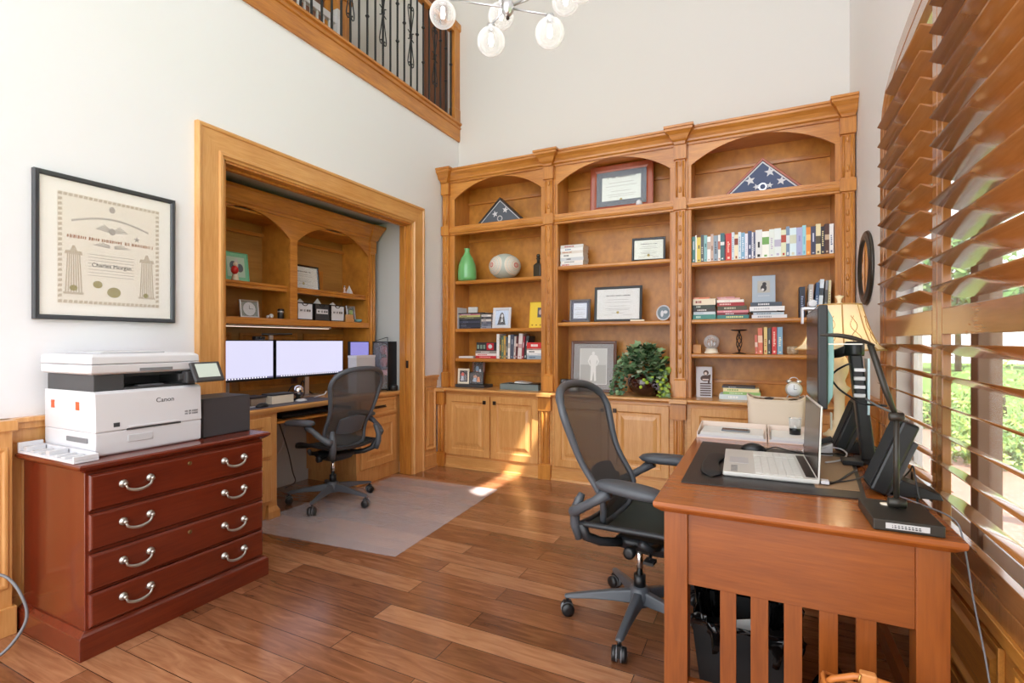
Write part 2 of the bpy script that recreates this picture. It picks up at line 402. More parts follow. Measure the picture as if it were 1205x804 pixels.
# hall furniture seen through the railing
hc = thing('hall_crib', 'white slatted crib rail upstairs behind the iron balusters', 'crib', (-3.9, 3.6, 3.58))
m = MB(); m.box(-4.0, -3.95, 3.0, 3.95, 4.55, 4.62); m.box(-4.0, -3.95, 3.0, 3.95, 3.95, 4.0)
for k in range(12): m.box(-3.985, -3.965, 3.04+k*.078, 3.06+k*.078, 4.0, 4.56)
m.build('slat_rail', white, hc, bevel=.004)
MB().box(-4.02, -3.93, 3.90, 3.97, 3.58, 4.7).build('leg', white, hc); MB().box(-4.02, -3.93, 2.95, 3.02, 3.58, 4.7).build('leg', white, hc)
hb = thing('hall_bench', 'orange-brown wooden cabinet end in the upstairs hall behind the railing', 'cabinet', (-4.15, 4.1, 3.58))
MB().box(-4.25, -4.05, 4.02, 4.22, 3.58, 4.95).build('body', HW('z'), hb, bevel=.01); MB().box(-4.27, -4.03, 4.0, 4.24, 4.95, 4.99).build('top', HW('y'), hb, bevel=.005)

# ------------------------------------------------------------------ window shutters
def in_arch(y, z, tol=0): return z < arch_z(y)-tol
wf = MB()
fr = [(WY1+.06, .44)]+[(y+(.06 if y > 3.3 else .0)*1, z+.06 if y < 3.34 else z) for y, z in half]
# frame: band following the outline
outer = []; inner = []
path = [(WY1, WZ0)]+ARCH+[(WY0, WZ0)]
def offs(path, d):
    out = []
    n = len(path)
    for i, p in enumerate(path):
        a = Vector(path[(i-1) % n]); b = Vector(path[(i+1) % n]); q = Vector(p)
        t1 = (q-a).normalized(); t2 = (b-q).normalized()
        n1 = Vector((t1.y, -t1.x)); n2 = Vector((t2.y, -t2.x)); nn = (n1+n2).normalized()
        k = 1/max(.5, nn.dot(n1)); out.append((q.x+nn.x*d*k, q.y+nn.y*d*k))
    return out
po = offs(path, .045); pi_ = offs(path, -.03)
n = len(path); vs = []
for lst, x in ((po, XR), (po, XR-.028), (pi_, XR-.028), (pi_, XR+.03)): vs += [(x, y, z) for y, z in lst]
fs = []
for k in range(4):
    for i in range(n): fs.append((k*n+i, k*n+(i+1) % n, ((k+1) % 4)*n+(i+1) % n, ((k+1) % 4)*n+i))
wf.add(vs, fs)
struct(wf.build('window_1', SW('z'), bevel=.003))
ST = .055; XC = XR-.012        # louver axis plane
def shutter(y0, y1, label):
    s = thing('window_shutter', label, 'shutter', (XC, (y0+y1)/2, WZ0), 0, None)
    def stile(a, b):
        ym = (a+b)/2
        MB().prism([(a, WZ0+.03), (b, WZ0+.03), (b, arch_z(b)-.035 if 0 else min(arch_z(b), arch_z(a))-.03), (a, min(arch_z(b), arch_z(a))-.03)], XC-.014, XC+.014, 'x').build('stile', SW('z'), s, bevel=.003)
    stile(y0, y0+ST); stile(y1-ST, y1)
    MB().box(XC-.014, XC+.014, y0+ST, y1-ST, 1.275, 1.372).build('divider_rail', SW('y'), s, bevel=.003)
    MB().box(XC-.014, XC+.014, y0+ST, y1-ST, WZ0+.03, WZ0+.10).build('bottom_rail', SW('y'), s, bevel=.003)
    # top rail following arch
    m = MB(); a = y0+ST; N = 8
    for i in range(N):
        p, q = a+(y1-ST-a)*i/N, a+(y1-ST-a)*(i+1)/N
        m.prism([(p, arch_z(p)-.09), (q, arch_z(q)-.09), (q, arch_z(q)-.03), (p, arch_z(p)-.03)], XC-.014, XC+.014, 'x')
    m.build('top_rail', SW('y'), s)
    th = math.radians(23)
    zs = [1.275-.058-.104*i for i in range(7)]+[1.372+.055+.104*i for i in range(12)]
    for z in zs:
        if z < WZ0+.13: continue
        ya, yb = y0+ST+.004, y1-ST-.004
        while yb > ya and z+.05 > arch_z(yb)-.09: yb -= .01
        while yb > ya and z+.05 > arch_z(ya)-.09: ya += .01
        if yb-ya < .12: continue
        W = .057; T = .0052
        pl = []
        for k in range(14):
            a = 2*PI*k/14; u = W*math.cos(a); v = T*math.sin(a)
            pl.append((XC+u*math.cos(th)+v*math.sin(th)*0, z-u*math.sin(th)+v*math.cos(th)))
        mm = MB(); mm.smooth = False
        mm.prism(pl, ya, yb, 'y')
        o = mm.build('louver', SW('y'), s)
        for f in o.data.polygons: f.use_smooth = len(f.vertices) == 4
    return s
shutter(2.41, WY1-.035, 'honey wood shutter panel with open louvers, farther one beside the round mirror')
shutter(1.45, 2.405, 'wide honey wood shutter panel with open louvers beside the near desk corner')
shutter(.50, 1.445, 'honey wood shutter panel at the frame edge nearest the camera')
# sash window behind
m = MB(); xg = XR+.115
for a, b in ((3.29, 3.36), (2.93, 2.99), (1.2, 1.28), (.45, .53)): m.box(xg-.02, xg+.02, a, b, WZ0, 2.72 if 0 else min(arch_z(a), arch_z(b)))
m.box(xg-.02, xg+.02, WY0, WY1, WZ0, WZ0+.06); m.box(xg-.018, xg+.018, WY0, WY1, 2.22, 2.28)
m.box(XR+.03, xg-.02, 3.33, 3.36, WZ0, 2.3)
w3 = struct(m.build('window_3', white, bevel=.003))
m = MB(); m.box(xg-.035, xg+.035, 2.37, 2.44, WZ0, 2.66)
m.build('mullion', pm('mullion_brown', (112, 84, 66), .5), w3, bevel=.004)
m = MB(); m.box(xg-.003, xg+.003, WY0+.02, WY1-.02, WZ0+.02, 2.29)
for a, b in ((ARCH[i], ARCH[i+1]) for i in range(len(ARCH)-1)): m.prism([(a[0], 2.29), (b[0], 2.29), (b[0], b[1]), (a[0], a[1])], xg-.003, xg+.003, 'x')
m.build('pane', glassy, w3)

# ------------------------------------------------------------------ outdoors
g = MB().box(.77, 40, -20, 45, -.35, -.25).build('lawn', pm('grass_green', (92, 124, 62), .9, spec=.1)); struct(g)
br = bpy.data.materials.new('brick_paving'); br.use_nodes = True
nt = br.node_tree; bt = nt.nodes.new('ShaderNodeTexBrick'); bt.inputs['Scale'].default_value = 4
bt.inputs['Color1'].default_value = lin((150, 104, 88)); bt.inputs['Color2'].default_value = lin((134, 90, 76)); bt.inputs['Mortar'].default_value = lin((140, 132, 124))
tc = nt.nodes.new('ShaderNodeTexCoord'); nt.links.new(tc.outputs['Object'], bt.inputs['Vector']); nt.links.new(bt.outputs['Color'], nt.nodes['Principled BSDF'].inputs['Base Color'])
struct(MB().box(.78, 2.6, -6, 12, -.25, -.2).build('path', br))
struct(MB().box(.78, 2.55, -2, 7, 3.75, 3.85).build('porch_sun_block', wall_mat('sun_block_paint', (210, 206, 200))))  # unseen overhang, added to keep direct sun off the main window
leafm = pm('shrub_leaf', (86, 124, 52), .6); leafd = pm('tree_leaf', (70, 120, 52), .7)
def leafcloud(name, c, r, nl, ls, mat, mat2, label, cat, group=None, trunk=0):
    s = thing(name, label, cat, (c[0], c[1], -.25), 0, group)
    for nm, mt in (('foliage', mat),):
        m = MB()
        for i in range(nl):
            while True:
                p = Vector((random.uniform(-1, 1), random.uniform(-1, 1), random.uniform(-1, 1)))
                if .35 < p.length < 1: break
            p = Vector((c[0]+p.x*r[0], c[1]+p.y*r[1], c[2]+p.z*r[2]))
            a = Vector((random.gauss(0, 1), random.gauss(0, 1), random.gauss(0, 1))).normalized(); b = a.orthogonal().normalized()
            l = ls*random.uniform(.6, 1.3); m.m = random.random() < .4
            m.add([tuple(p-a*l), tuple(p+b*l*.5), tuple(p+a*l), tuple(p-b*l*.5)], [(0, 1, 2, 3)])
        m.build(nm, [mat, mat2], s)
    MB().tube([(c[0], c[1], -.25), (c[0], c[1]+.05, c[2]*.5), (c[0], c[1], c[2])], [.05+trunk*.1, .04+trunk*.08, .02], 7).build('trunk' if trunk else 'stem', pm('bark', (92, 74, 60), .9), s)
lt = pm('shrub_leaf_light', (150, 172, 84), .6)
for i, (x, y, z, r) in enumerate([(2.5, 7.9, .0, .5), (3.7, 9.2, .1, .65), (2.6, 10.9, .05, .6), (4.4, 13.5, .2, 1.0)]):
    leafcloud('garden_shrub', (x, y, z), (r, r, r*.7), 900, .05, leafm, lt, ['yellow-green shrub outside the window beside the brick path, nearest the middle stile', 'low green shrub outside the window closest to the house', 'green shrub outside the window far along the brick path', 'large light green shrub out on the lawn behind the others'][i], 'shrub', 'shrubs outside the window')
for i, (x, y, r) in enumerate([(9, 33, 2.4), (15, 38, 2.6), (21, 34, 2.6), (4.5, 38, 2.6)]):
    leafcloud('garden_tree', (x, y, 4.2), (r, r, 2.6), 1500, .30, leafd, leafm, ['tree across the lawn seen between louvers, second from left', 'round tree across the lawn, third from left', 'tree across the lawn at the far right of the window', 'tall tree across the lawn, leftmost through the far shutter'][i], 'tree', 'trees beyond the lawn', trunk=1)
MB().box(2.35, 2.5, 5.1, 5.25, -.2, 3.75).build('tmp', pm('post_grey', (140, 128, 118), .7), None)
tag(bpy.data.objects['tmp'], 'grey-brown square porch post outside the window', 'post'); bpy.data.objects['tmp'].name = 'porch_post'

# ------------------------------------------------------------------ bookcase wall
BF, UF = 4.28, 4.37          # base front, upper front
CT = .785
units = [(-2.945, -1.70), (-1.70, -.535), (-.535, .615)]
bays = [(-2.80, -1.845), (-1.68, -.68), (-.51, .49)]
doors = [[(-2.83, -2.335), (-2.325, -1.83)], [(-1.67, -1.175), (-1.165, -.67)], [(-.50, -.005), (.005, .50)]]
pil = [(-2.93, -2.86), (-1.80, -1.72), (-.635, -.555), (.525, .605)]
where = ['left', 'middle', 'right']
DOORP = [(0, 0), (0, .018), (.004, .021), (.062, .021), (.070, .012), (.078, .010), (.098, .010), (.104, .013), (.128, .019), (.134, .019)]
for i in range(3):
    x0, x1 = units[i]
    c = thing('base_cabinet', ['light honey two-door base cabinet under the left bookcase bay, with the sun streak',
        'two-door base cabinet under the middle bookcase bay behind the near office chair', 'base cabinet under the right bookcase bay behind the desk trays'][i], 'cabinet', ((x0+x1)/2, 4.5, 0), 0, 'base cabinets below the bookcase')
    m = MB(); m.box(x0+.001, x1-.001, BF+.0, YB-.005, .0, .744)
    m.box(x0+.001, x1-.001, BF-.012, BF, 0, .10)
    m.stack([(0, x0+.001, x1-.001, BF-.03, BF), (.018, x0+.001, x1-.001, BF-.026, BF), (.024, x0+.001, x1-.001, BF-.012, BF)])
    m.build('body', LW('x'), c)
    for k, (a, b) in enumerate(doors[i]):
        d = MB(faceY(BF)).loft(a, b, .125, .72, DOORP).build('door', LW('z'), c)
        xk = b-.05 if k == 0 else a+.05
        kb = MB(); kb.box(xk-.008, xk+.008, BF-.03, BF-.02, .655, .671); kb.box(xk-.015, xk+.015, BF-.042, BF-.03, .645, .68)
        kb.build('knob', bronze, d, bevel=.002)
    for k, (a, b) in enumerate(pil):
        own = i if k <= i else None
        if not ((k == 0 and i == 0) or k == i+1): continue
        lim0, lim1 = max(a-.02, -2.945), min(b+.02, .612)
        if k in (1, 2): pass
        m = MB(); m.stack([(0, lim0, lim1, BF-.045, BF), (.13, lim0, lim1, BF-.045, BF), (.14, a, b, BF-.03, BF), (.14, a, b, BF-.03, BF), (.62, a, b, BF-.03, BF), (.62, lim0, lim1, BF-.045, BF), (.744, lim0, lim1, BF-.045, BF)])
        nfl = 2
        for q in range(nfl):
            xx = a+(b-a)*(q+.5)/nfl; m.lathe([(.014, .15), (.014, .61)], (xx, BF-.03, 0), 10)
        m.build('pilaster', HW('z'), c, bevel=.002)
m = MB(); m.prism([(BF-.05, .760), (BF-.058, .766), (BF-.058, .779), (BF-.05, CT), (YB-.003, CT), (YB-.003, .745), (BF-.03, .745), (BF-.036, .757)], -2.946, .617, 'x')
for a, b in pil: m.box(max(a-.03, -2.946), min(b+.03, .617), BF-.075, BF-.02, .75, CT)
tag(m.build('worktop', LW('x'), bevel=.003), 'long honey wood worktop running along the base cabinets under the bookcase', 'worktop')
shelves = [[1.866, 1.380, 1.080], [1.945, 1.426], [1.900, 1.431, 1.150]]
def arch_board(m, x0, x1, ax0, ax1, zs, za, zt, y0, y1, N=24, side=0):
    # board from x0..x1, arch opening ax0..ax1 spring zs apex za, top zt
    w = (ax1-ax0)/2; hgt = za-zs; R = (w*w+hgt*hgt)/(2*hgt); cx = (ax0+ax1)/2; cz = za-R
    def zz(x): return cz+math.sqrt(max(R*R-(x-cx)**2, 0))
    for i in range(N):
        a, b = ax0+(ax1-ax0)*i/N, ax0+(ax1-ax0)*(i+1)/N
        m.prism([(a, zz(a)), (b, zz(b)), (b, zt), (a, zt)], y0, y1, 'y')
    m.box(x0, ax0, y0, y1, zs if side == 0 else side, zt); m.box(ax1, x1, y0, y1, zs if side == 0 else side, zt)
def crownprof(e): return [(0, 2.865), (.012+e, 2.865), (.016+e, 2.88), (.030+e, 2.89), (.034+e, 2.905), (.048+e, 2.93), (.066+e, 2.948), (.072+e, 2.955), (.072+e, 2.972), (.080+e, 2.976), (.080+e, 2.992), (0, 2.992)]
for i in range(3):
    x0, x1 = units[i]; a, b = bays[i]
    c = thing('bookcase', ['left bay of the built-in honey wood bookcase, holding the green vase and a folded flag',
        'middle bay of the built-in bookcase, holding framed certificates and the ivy bowl', 'right bay of the built-in bookcase, holding the long row of books and star flag case'][i], 'bookcase', ((x0+x1)/2, 4.5, CT), 0, 'bays of the built-in bookcase')
    MB().box(x0+.02, x1-.02, YB-.02, YB-.004, CT+.001, 2.88).build('back_panel', BW('z'), c)
    for s0, s1 in ((a-.025, a), (b, b+.025)): MB().box(s0, s1, UF+.02, YB-.02, CT+.001, 2.88).build('side_panel', HW('z'), c)
    m = MB()   # face frame: stiles
    L0, R1 = (x0+.001, x1-.001)
    for p_, q_, e0 in ((L0, a, a-.012), (b, R1, b+.006)):
        m = MB(); m.box(p_, q_, UF, UF+.02, CT+.001, 2.70); m.box(e0, e0+.006, UF-.004, UF+.001, CT+.01, 2.33)
        m.build('stile', HW('z'), c, bevel=.002)
    m = MB(); arch_board(m, L0, R1, a, b, 2.70, 2.865, 2.90, UF, UF+.02)
    m.build('arch_board', HW('x'), c)
    # mid rail with moulding
    m = MB(); m.box(L0, R1, UF+.0, YB-.02, 2.395, 2.42)
    m.prism([(UF, 2.33), (UF-.012, 2.335), (UF-.012, 2.348), (UF-.02, 2.352), (UF-.028, 2.37), (UF-.028, 2.392), (UF-.016, 2.398), (UF-.016, 2.42), (UF+.02, 2.42), (UF+.02, 2.33)], L0, R1, 'x')
    m.build('rail', HW('x'), c)
    MB().box(a, b, UF+.02, YB-.02, 2.868, 2.88).build('top_panel', HW('x'), c)
    for d_, z_ in ((.04, 2.70), (.035, 2.30), (.032, .90)): MB().box(a, b, YB-d_, YB-.02, z_, z_+.03).build('back_moulding', HW('x'), c, bevel=.003)
    for z in shelves[i]:
        m = MB(); m.box(a+.001, b-.001, UF+.03, YB-.021, z-.022, z)
        m.prism([(UF+.03, z-.034), (UF+.016, z-.034), (UF+.010, z-.022), (UF+.010, z-.006), (UF+.016, z), (UF+.03, z)], a+.001, b-.001, 'x')
        m.build('shelf', HW('x'), c)
    # crown
    m = MB(); m.prism([(UF-d, z) for d, z in crownprof(0)], L0, R1, 'x'); m.box(L0, R1, UF, YB-.004, 2.975, 2.992)
    m.build('crown_moulding', HW('x'), c)
    for k, (p, q) in enumerate(pil):
        if not ((k == 0 and i == 0) or k == i+1): continue
        lo = lambda e: max(p-e, -2.948); hi = lambda e: min(q+e, .618)
        m = MB(); lv = [(CT+.002, 0.008, .04), (.93, .008, .04), (.94, 0, .026), (2.33, 0, .026), (2.335, .010, .042), (2.425, .010, .042), (2.43, 0, .026), (2.745, 0, .026), (2.75, .010, .042), (2.865, .010, .042), (2.87, .016, .05)]
        m.stack([(z, lo(e), hi(e), UF-d, UF) for z, e, d in lv])
        for z0, z1 in ((.95, 2.32), (2.44, 2.735)):
            for xx in (p+.014, q-.014): m.lathe([(.009, z0), (.009, z1)], (xx, UF-.026, 0), 8)
            nn = int((z1-z0)/.11)    # carved leaf drops down the middle
            for u in range(nn):
                zc = z0+.06+u*(z1-z0-.08)/max(nn-1, 1)
                m.ball(((p+q)/2, UF-.028, zc), .012, 8, sz=2.2, sy=.6)
        m.build('pilaster', HW('z'), c)
        m = MB(); m.stack([(z, lo(d-.01), hi(d-.01), UF-.045-d, UF) for d, z in [(.012, 2.866), (.018, 2.885), (.032, 2.90), (.05, 2.935), (.07, 2.955), (.078, 2.96), (.078, 2.978), (.086, 2.982), (.086, 3.0)]])
        m.build('capital', HW('x'), c)
# ------------------------------------------------------------------ alcove built-in
HX = -3.35; CX = -3.07       # hutch front, counter front
dc = thing('desk_cabinet', 'right-hand drawer and door cabinet under the alcove worktop, beside the door jamb', 'cabinet', (-3.4, 3.58, 0), 0, 'cabinets under the alcove worktop')
m = MB(); m.box(AB+.005, CX-.03, 3.29, AE-.005, .10, .745); m.box(AB+.005, CX-.05, 3.31, AE-.005, 0, .10); m.box(CX-.05, CX-.035, 3.30, AE-.005, 0, .10); m.build('body', LW('z'), dc, bevel=.002)
F = faceX(CX-.03)
d = MB(F).loft(3.33, 3.80, .585, .735, [(0, 0), (0, .016), (.004, .019), (.02, .019), (.026, .014), (.03, .014)]).build('drawer', LW('y'), dc)
h = MB(); h.tube([(CX-.01, 3.50, .66), (CX+.012, 3.505, .66), (CX+.016, 3.53, .662), (CX+.016, 3.60, .662), (CX+.012, 3.625, .66), (CX-.01, 3.63, .66)], .005, 8); h.box(CX-.012, CX-.008, 3.485, 3.645, .65, .672)
h.build('pull', bronze, d)
MB(F).loft(3.33, 3.80, .135, .565, DOORP).build('door', LW('z'), dc)
dc = thing('desk_cabinet', 'left-hand cabinet under the alcove worktop, half hidden by the file cabinet', 'cabinet', (-3.4, 2.25, 0), 0, 'cabinets under the alcove worktop')
m = MB(); m.box(AB+.005, CX-.03, 1.86, 2.50, .10, .745); m.box(AB+.005, CX-.05, 1.87, 2.48, 0, .10)
m.build('body', LW('z'), dc, bevel=.002)
MB().stack([(0, CX-.10, CX-.015, 2.42, 2.515), (.05, CX-.10, CX-.015, 2.42, 2.515), (.08, CX-.09, CX-.03, 2.43, 2.50), (.10, CX-.09, CX-.03, 2.43, 2.50)]).build('foot', LW('z'), dc)
MB(F).loft(1.90, 2.44, .44, .72, DOORP).build('drawer', LW('z'), dc); MB(F).loft(1.90, 2.44, .13, .42, DOORP).build('drawer', LW('z'), dc)
m = MB(); m.prism([(CX-.01, .745), (CX-.004, .757), (CX, .766), (CX, .778), (CX-.006, CT), (AB+.003, CT), (AB+.003, .745)], 1.855, AE-.003, 'y')
tag(m.build('worktop', LW('y'), bevel=.002), 'honey wood worktop in the alcove carrying the monitors', 'worktop')
kt = thing('keyboard_tray', 'sliding wooden keyboard tray under the alcove worktop above the knee space', 'keyboard tray', (-3.3, 2.9, .66))
MB().box(-3.55, CX-.05, 2.52, 3.27, .655, .672).build('board', HW('y'), kt, bevel=.002)
MB().box(-3.62, -3.56, 2.505, 3.285, .60, .744).build('back_board', HW('y'), kt)
for y in (2.503, 3.270): MB().box(-3.55, -3.15, y, y+.014, .65, .70).build('runner', black, kt)
kb = thing('keyboard', 'black keyboard on the sliding tray under the alcove worktop', 'keyboard', (-3.25, 2.85, .672))
MB().box(-3.34, -3.19, 2.62, 3.06, .6725, .688).build('case', black, kb, bevel=.003)
m = MB()
for r in range(5):
    for k in range(15): m.box(-3.33+r*.027, -3.308+r*.027, 2.63+k*.028, 2.654+k*.028, .688, .694)
m.build('keys', darkgrey, kb); kb.children[-1]['kind'] = 'stuff'
# cords under the worktop
def cord(label, pts, r, mat, name='cable', cat='cable', group=None):
    P = [Vector(p) for p in pts]; out = []
    for i in range(len(P)-1):
        p0, p1, p2, p3 = P[max(i-1, 0)], P[i], P[i+1], P[min(i+2, len(P)-1)]
        for k in range(6):
            t = k/6; out.append(.5*((2*p1)+(-p0+p2)*t+(2*p0-5*p1+4*p2-p3)*t*t+(-p0+3*p1-3*p2+p3)*t**3))
    out.append(P[-1])
    return tag(MB().tube(out, r, 6).build(name, mat), label, cat, group)
cord('white power cord looping down in the alcove knee space', [(-3.5, 2.62, .6), (-3.45, 2.66, .45), (-3.42, 2.74, .36), (-3.45, 2.84, .42), (-3.5, 2.9, .6)], .005, white)
cord('black cord hanging in the alcove knee space behind the office chair', [(-3.4, 2.75, .64), (-3.35, 2.80, .40), (-3.33, 2.83, .22), (-3.36, 2.88, .12), (-3.5, 2.9, .05)], .005, black)
# hutch
hu = thing('hutch', 'double-arched honey wood hutch above the monitors in the alcove', 'hutch', (-3.5, 2.9, CT))
HB = [(2.04, 2.825), (2.895, 3.715)]; HZ0, HZ1 = 1.372, 1.428
MB().box(AB+.005, AB+.02, 1.90, 3.80, CT+.001, 2.30).build('back_panel', wood('olive_back', (150, 100, 42), (190, 142, 72), 'y', sc=.6), hu)
for a, b in HB:
    MB().box(AB+.02, HX-.02, a-.02, a, HZ1, 2.30).build('side_panel', BW('z'), hu); MB().box(AB+.02, HX-.02, b, b+.02, HZ1, 2.30).build('side_panel', BW('z'), hu)
G = lambda m: m
def swapxy(m):       # build in (y as x) then swap: arch board facing +x
    m.v = [(-p[1], p[0], p[2]) for p in m.v]; return m
m = MB(); arch_board(m, 1.90, 2.86, HB[0][0], HB[0][1], 2.06, 2.225, 2.26, -HX, -HX+.02, side=HZ1); arch_board(m, 2.86, 3.72+.06, HB[1][0], HB[1][1], 2.06, 2.225, 2.26, -HX, -HX+.02, side=HZ1)
swapxy(m); m.build('arch_board', HW('y'), hu)
m = MB(); m.box(AB+.02, HX, 1.90, 3.72, HZ0+.004, HZ1); m.box(HX, HX+.008, 1.90, 3.72, HZ0+.006, HZ1-.006)
m.build('bottom_board', HW('y'), hu, bevel=.003)
for a, b in HB:
    m = MB(); m.box(AB+.021, HX-.05, a+.001, b-.001, 1.670, 1.692)
    m.prism([(HX-.05, 1.64), (HX-.03, 1.645), (HX-.03, 1.665), (HX-.036, 1.668), (HX-.03, 1.675), (HX-.03, 1.688), (HX-.036, 1.692), (HX-.05, 1.692)], a+.001, b-.001, 'y')
    m.build('shelf', HW('y'), hu)
    MB().box(AB+.02, HX-.02, a, b, 2.20, 2.215).build('top_panel', BW('y'), hu)
    MB().box(AB+.02, AB+.045, a, b, 2.10, 2.13).build('back_moulding', HW('y'), hu, bevel=.004)
m = MB(); P = [(0, 2.225), (.012, 2.225), (.016, 2.24), (.03, 2.25), (.036, 2.27), (.052, 2.30), (.066, 2.315), (.07, 2.33), (.078, 2.335), (.078, 2.352), (0, 2.352)]
m.prism([(HX+d, z) for d, z in P], 1.90, 3.73, 'y'); m.box(AB+.02, HX, 1.9, 3.73, 2.335, 2.352); m.build('crown_moulding', HW('y'), hu)
m = MB(); m.stack([(CT+.002, HX-.03, HX+.012, 3.722, 3.80), (2.10, HX-.03, HX+.012, 3.722, 3.80)]); m.lathe([(.012, .85), (.012, 2.08)], (HX+.012, 3.745, 0), 8); m.lathe([(.012, .85), (.012, 2.08)], (HX+.012, 3.777, 0), 8)
m.build('pilaster', HW('z'), hu)
m = MB(); m.stack([(z, HX-.03, HX+.02+d, 3.725-d*.3, 3.805+d) for z, d in [(2.10, .0), (2.215, 0), (2.22, .01), (2.26, .025), (2.30, .045), (2.33, .06), (2.335, .066), (2.356, .066)]])
m.build('capital', HW('y'), hu)
MB().box(AB+.03, HX-.03, 3.72, 3.735, CT+.001, HZ1).build('side_panel', BW('z'), hu)
m = MB(faceX(AB+.02))
for a in (2.0, 2.62, 3.24): m.loft(a, a+.55, .86, 1.32, [(0, 0), (0, .012), (.02, .012), (.028, .002), (.05, .002), (.065, .008)])
m.build('lower_panel', BW('y'), hu)
lt_ = thing('cabinet_light', 'slim white light bar under the bottom board of the hutch', 'light', (-3.42, 2.8, 1.35))
MB().box(-3.44, -3.40, 2.05, 3.30, 1.362, 1.3755).build('housing', white, lt_, bevel=.002)
MB().box(-3.435, -3.405, 2.07, 3.28, 1.3585, 1.362).build('diffuser', pm('led_strip', (255, 235, 205), emis=(255, 235, 215), est=.6), lt_)

# ---- monitors
scr = bpy.data.materials.new('screen_glow'); scr.use_nodes = True
b_ = scr.node_tree.nodes['Principled BSDF']; b_.inputs['Base Color'].default_value = (.02, .02, .02, 1); b_.inputs['Roughness'].default_value = .2
b_.inputs['Emission Color'].default_value = lin((222, 220, 248)); b_.inputs['Emission Strength'].default_value = .56
scr2 = pm('screen_purple', (20, 20, 20), .2, emis=(150, 144, 216), est=.55)
icon = [pm('icon_green', (150, 215, 160), emis=(160, 220, 170), est=.55), pm('icon_white', (255, 255, 255), emis=(255, 255, 255), est=.6), pm('icon_red', (200, 90, 90), emis=(205, 120, 130), est=.55), pm('taskbar', (90, 90, 120), emis=(110, 110, 140), est=.45)]
def monitor(label, y0, y1, z0, z1, x, icons, yaw=0, scrm=None, stand=True):
    c = ((y0+y1)/2, (z0+z1)/2)
    s = thing('monitor', label, 'monitor', (x, c[0], CT), yaw)
    W, H_ = (y1-y0)/2, (z1-z0)/2; zc = c[1]-CT
    def B(m, nm, mat, **k): return m.build(nm, mat, s, world=False, **k)
    B(MB().box(-.03, 0, -W, W, zc-H_, zc+H_), 'housing', black, bevel=.004)
    B(MB().box(0, .0012, -W+.008, W-.008, zc-H_+.016, zc+H_-.008), 'screen', scrm or scr)
    m = MB(); m.m = 3; m.box(.0012, .0018, -W+.008, W-.008, zc-H_+.016, zc-H_+.028)
    m.m = 1
    for k in range(26): yy = -W+.05+k*(2*W-.1)/26; m.box(.0018, .0022, yy, yy+.008, zc-H_+.018, zc-H_+.026)
    if icons:
        for k in range(9):
            for q in range(2):
                if q == 1 and k > 5: continue
                zz = zc+H_-.03-k*.028; m.m = 0 if k < 6 and (k+q) % 2 == 0 else (1 if k % 3 else 2)
                m.box(.0012, .0017, -W+.12+q*.028, -W+.134+q*.028, zz-.016, zz)
    B(m, 'icons', icon)
    if stand:
        B(MB().box(-.055, -.03, -.06, .06, zc-.06, zc+.06), 'mount', darkgrey, bevel=.004)
        B(MB().prism([(-.055, zc+.03), (-.075, zc+.03), (-.075, .01), (-.055, .01)], -.022, .022, 'y'), 'stand_neck', silver, bevel=.003)
        B(MB().box(-.14, .03, -.11, .11, .0005, .012), 'stand_base', silver, bevel=.003)
    return s
monitor('left bright lilac screen in the alcove with icons down its left edge', 2.02, 2.722, .955, 1.262, -3.41, True)
monitor('wide bright lilac screen in the middle of the alcove worktop', 2.738, 3.452, .955, 1.262, -3.41, False)
monitor('small purple screen at the right end of the alcove, beside the computer tower', 3.48, 3.708, .90, 1.252, -3.345, False, yaw=-.1, scrm=scr2)
wc = thing('webcam', 'black webcam clipped on top of the left alcove screen', 'webcam', (-3.41, 2.60, 1.262))
MB().box(-3.43, -3.385, 2.545, 2.63, 1.2625, 1.29).build('body', black, wc, bevel=.008); MB().lathe([(.012, 0), (.012, .012), (.009, .014)], (-3.385, 2.585, 1.276), 12, 'x').build('lens', blackg, wc)
lb = thing('screen_light', 'slim dark light bar resting above the join of the two big screens', 'lamp', (-3.43, 2.76, 1.262))
MB().box(-3.45, -3.43, 2.70, 2.735, 1.2625, 1.30).build('clamp', silver, lb, bevel=.002); MB().tube([(-3.44, 2.64, 1.305), (-3.42, 2.9, 1.31)], .008, 8).build('bar', black, lb)
# tower
pc = thing('computer_tower', 'black computer tower with glass side at the right end of the alcove worktop', 'computer', (-3.23, 3.78, CT))
PX0, PX1, PY0, PY1, PZ = -3.325, -3.135, 3.745, 3.868, 1.250
m = MB(); m.box(PX0, PX1, PY1-.012, PY1, CT+.008, PZ); m.box(PX0, PX1, PY0, PY1, CT+.008, CT+.02); m.box(PX0, PX1, PY0, PY1, PZ-.012, PZ); m.box(PX0, PX0+.012, PY0, PY1, CT+.008, PZ); m.box(PX1-.012, PX1, PY0, PY1, CT+.008, PZ)
m.build('case', black, pc, bevel=.002)
MB().box(PX0+.012, PX1-.012, PY0+.001, PY0+.004, CT+.02, PZ-.012).build('side_glass', picglass, pc)
MB().box(PX0+.03, PX1-.03, PY1-.03, PY1-.013, CT+.05, PZ-.03).build('motherboard', pm('board_brown', (70, 40, 36), .5), pc)
fan = MB()
for zc in (1.17, 1.05): fan.lathe([(.045, 0), (.045, .02), (.036, .02), (.036, .005), (.01, .005), (.01, .012)], (-3.25, PY1-.052, zc), 20, 'y')
fan.build('fan', pm('fan_red', (150, 60, 66), .4), pc)
MB().box(PX0+.03, PX1-.04, PY1-.075, PY1-.035, .93, .975).build('graphics_card', pm('card_pink', (206, 150, 150), .4), pc)
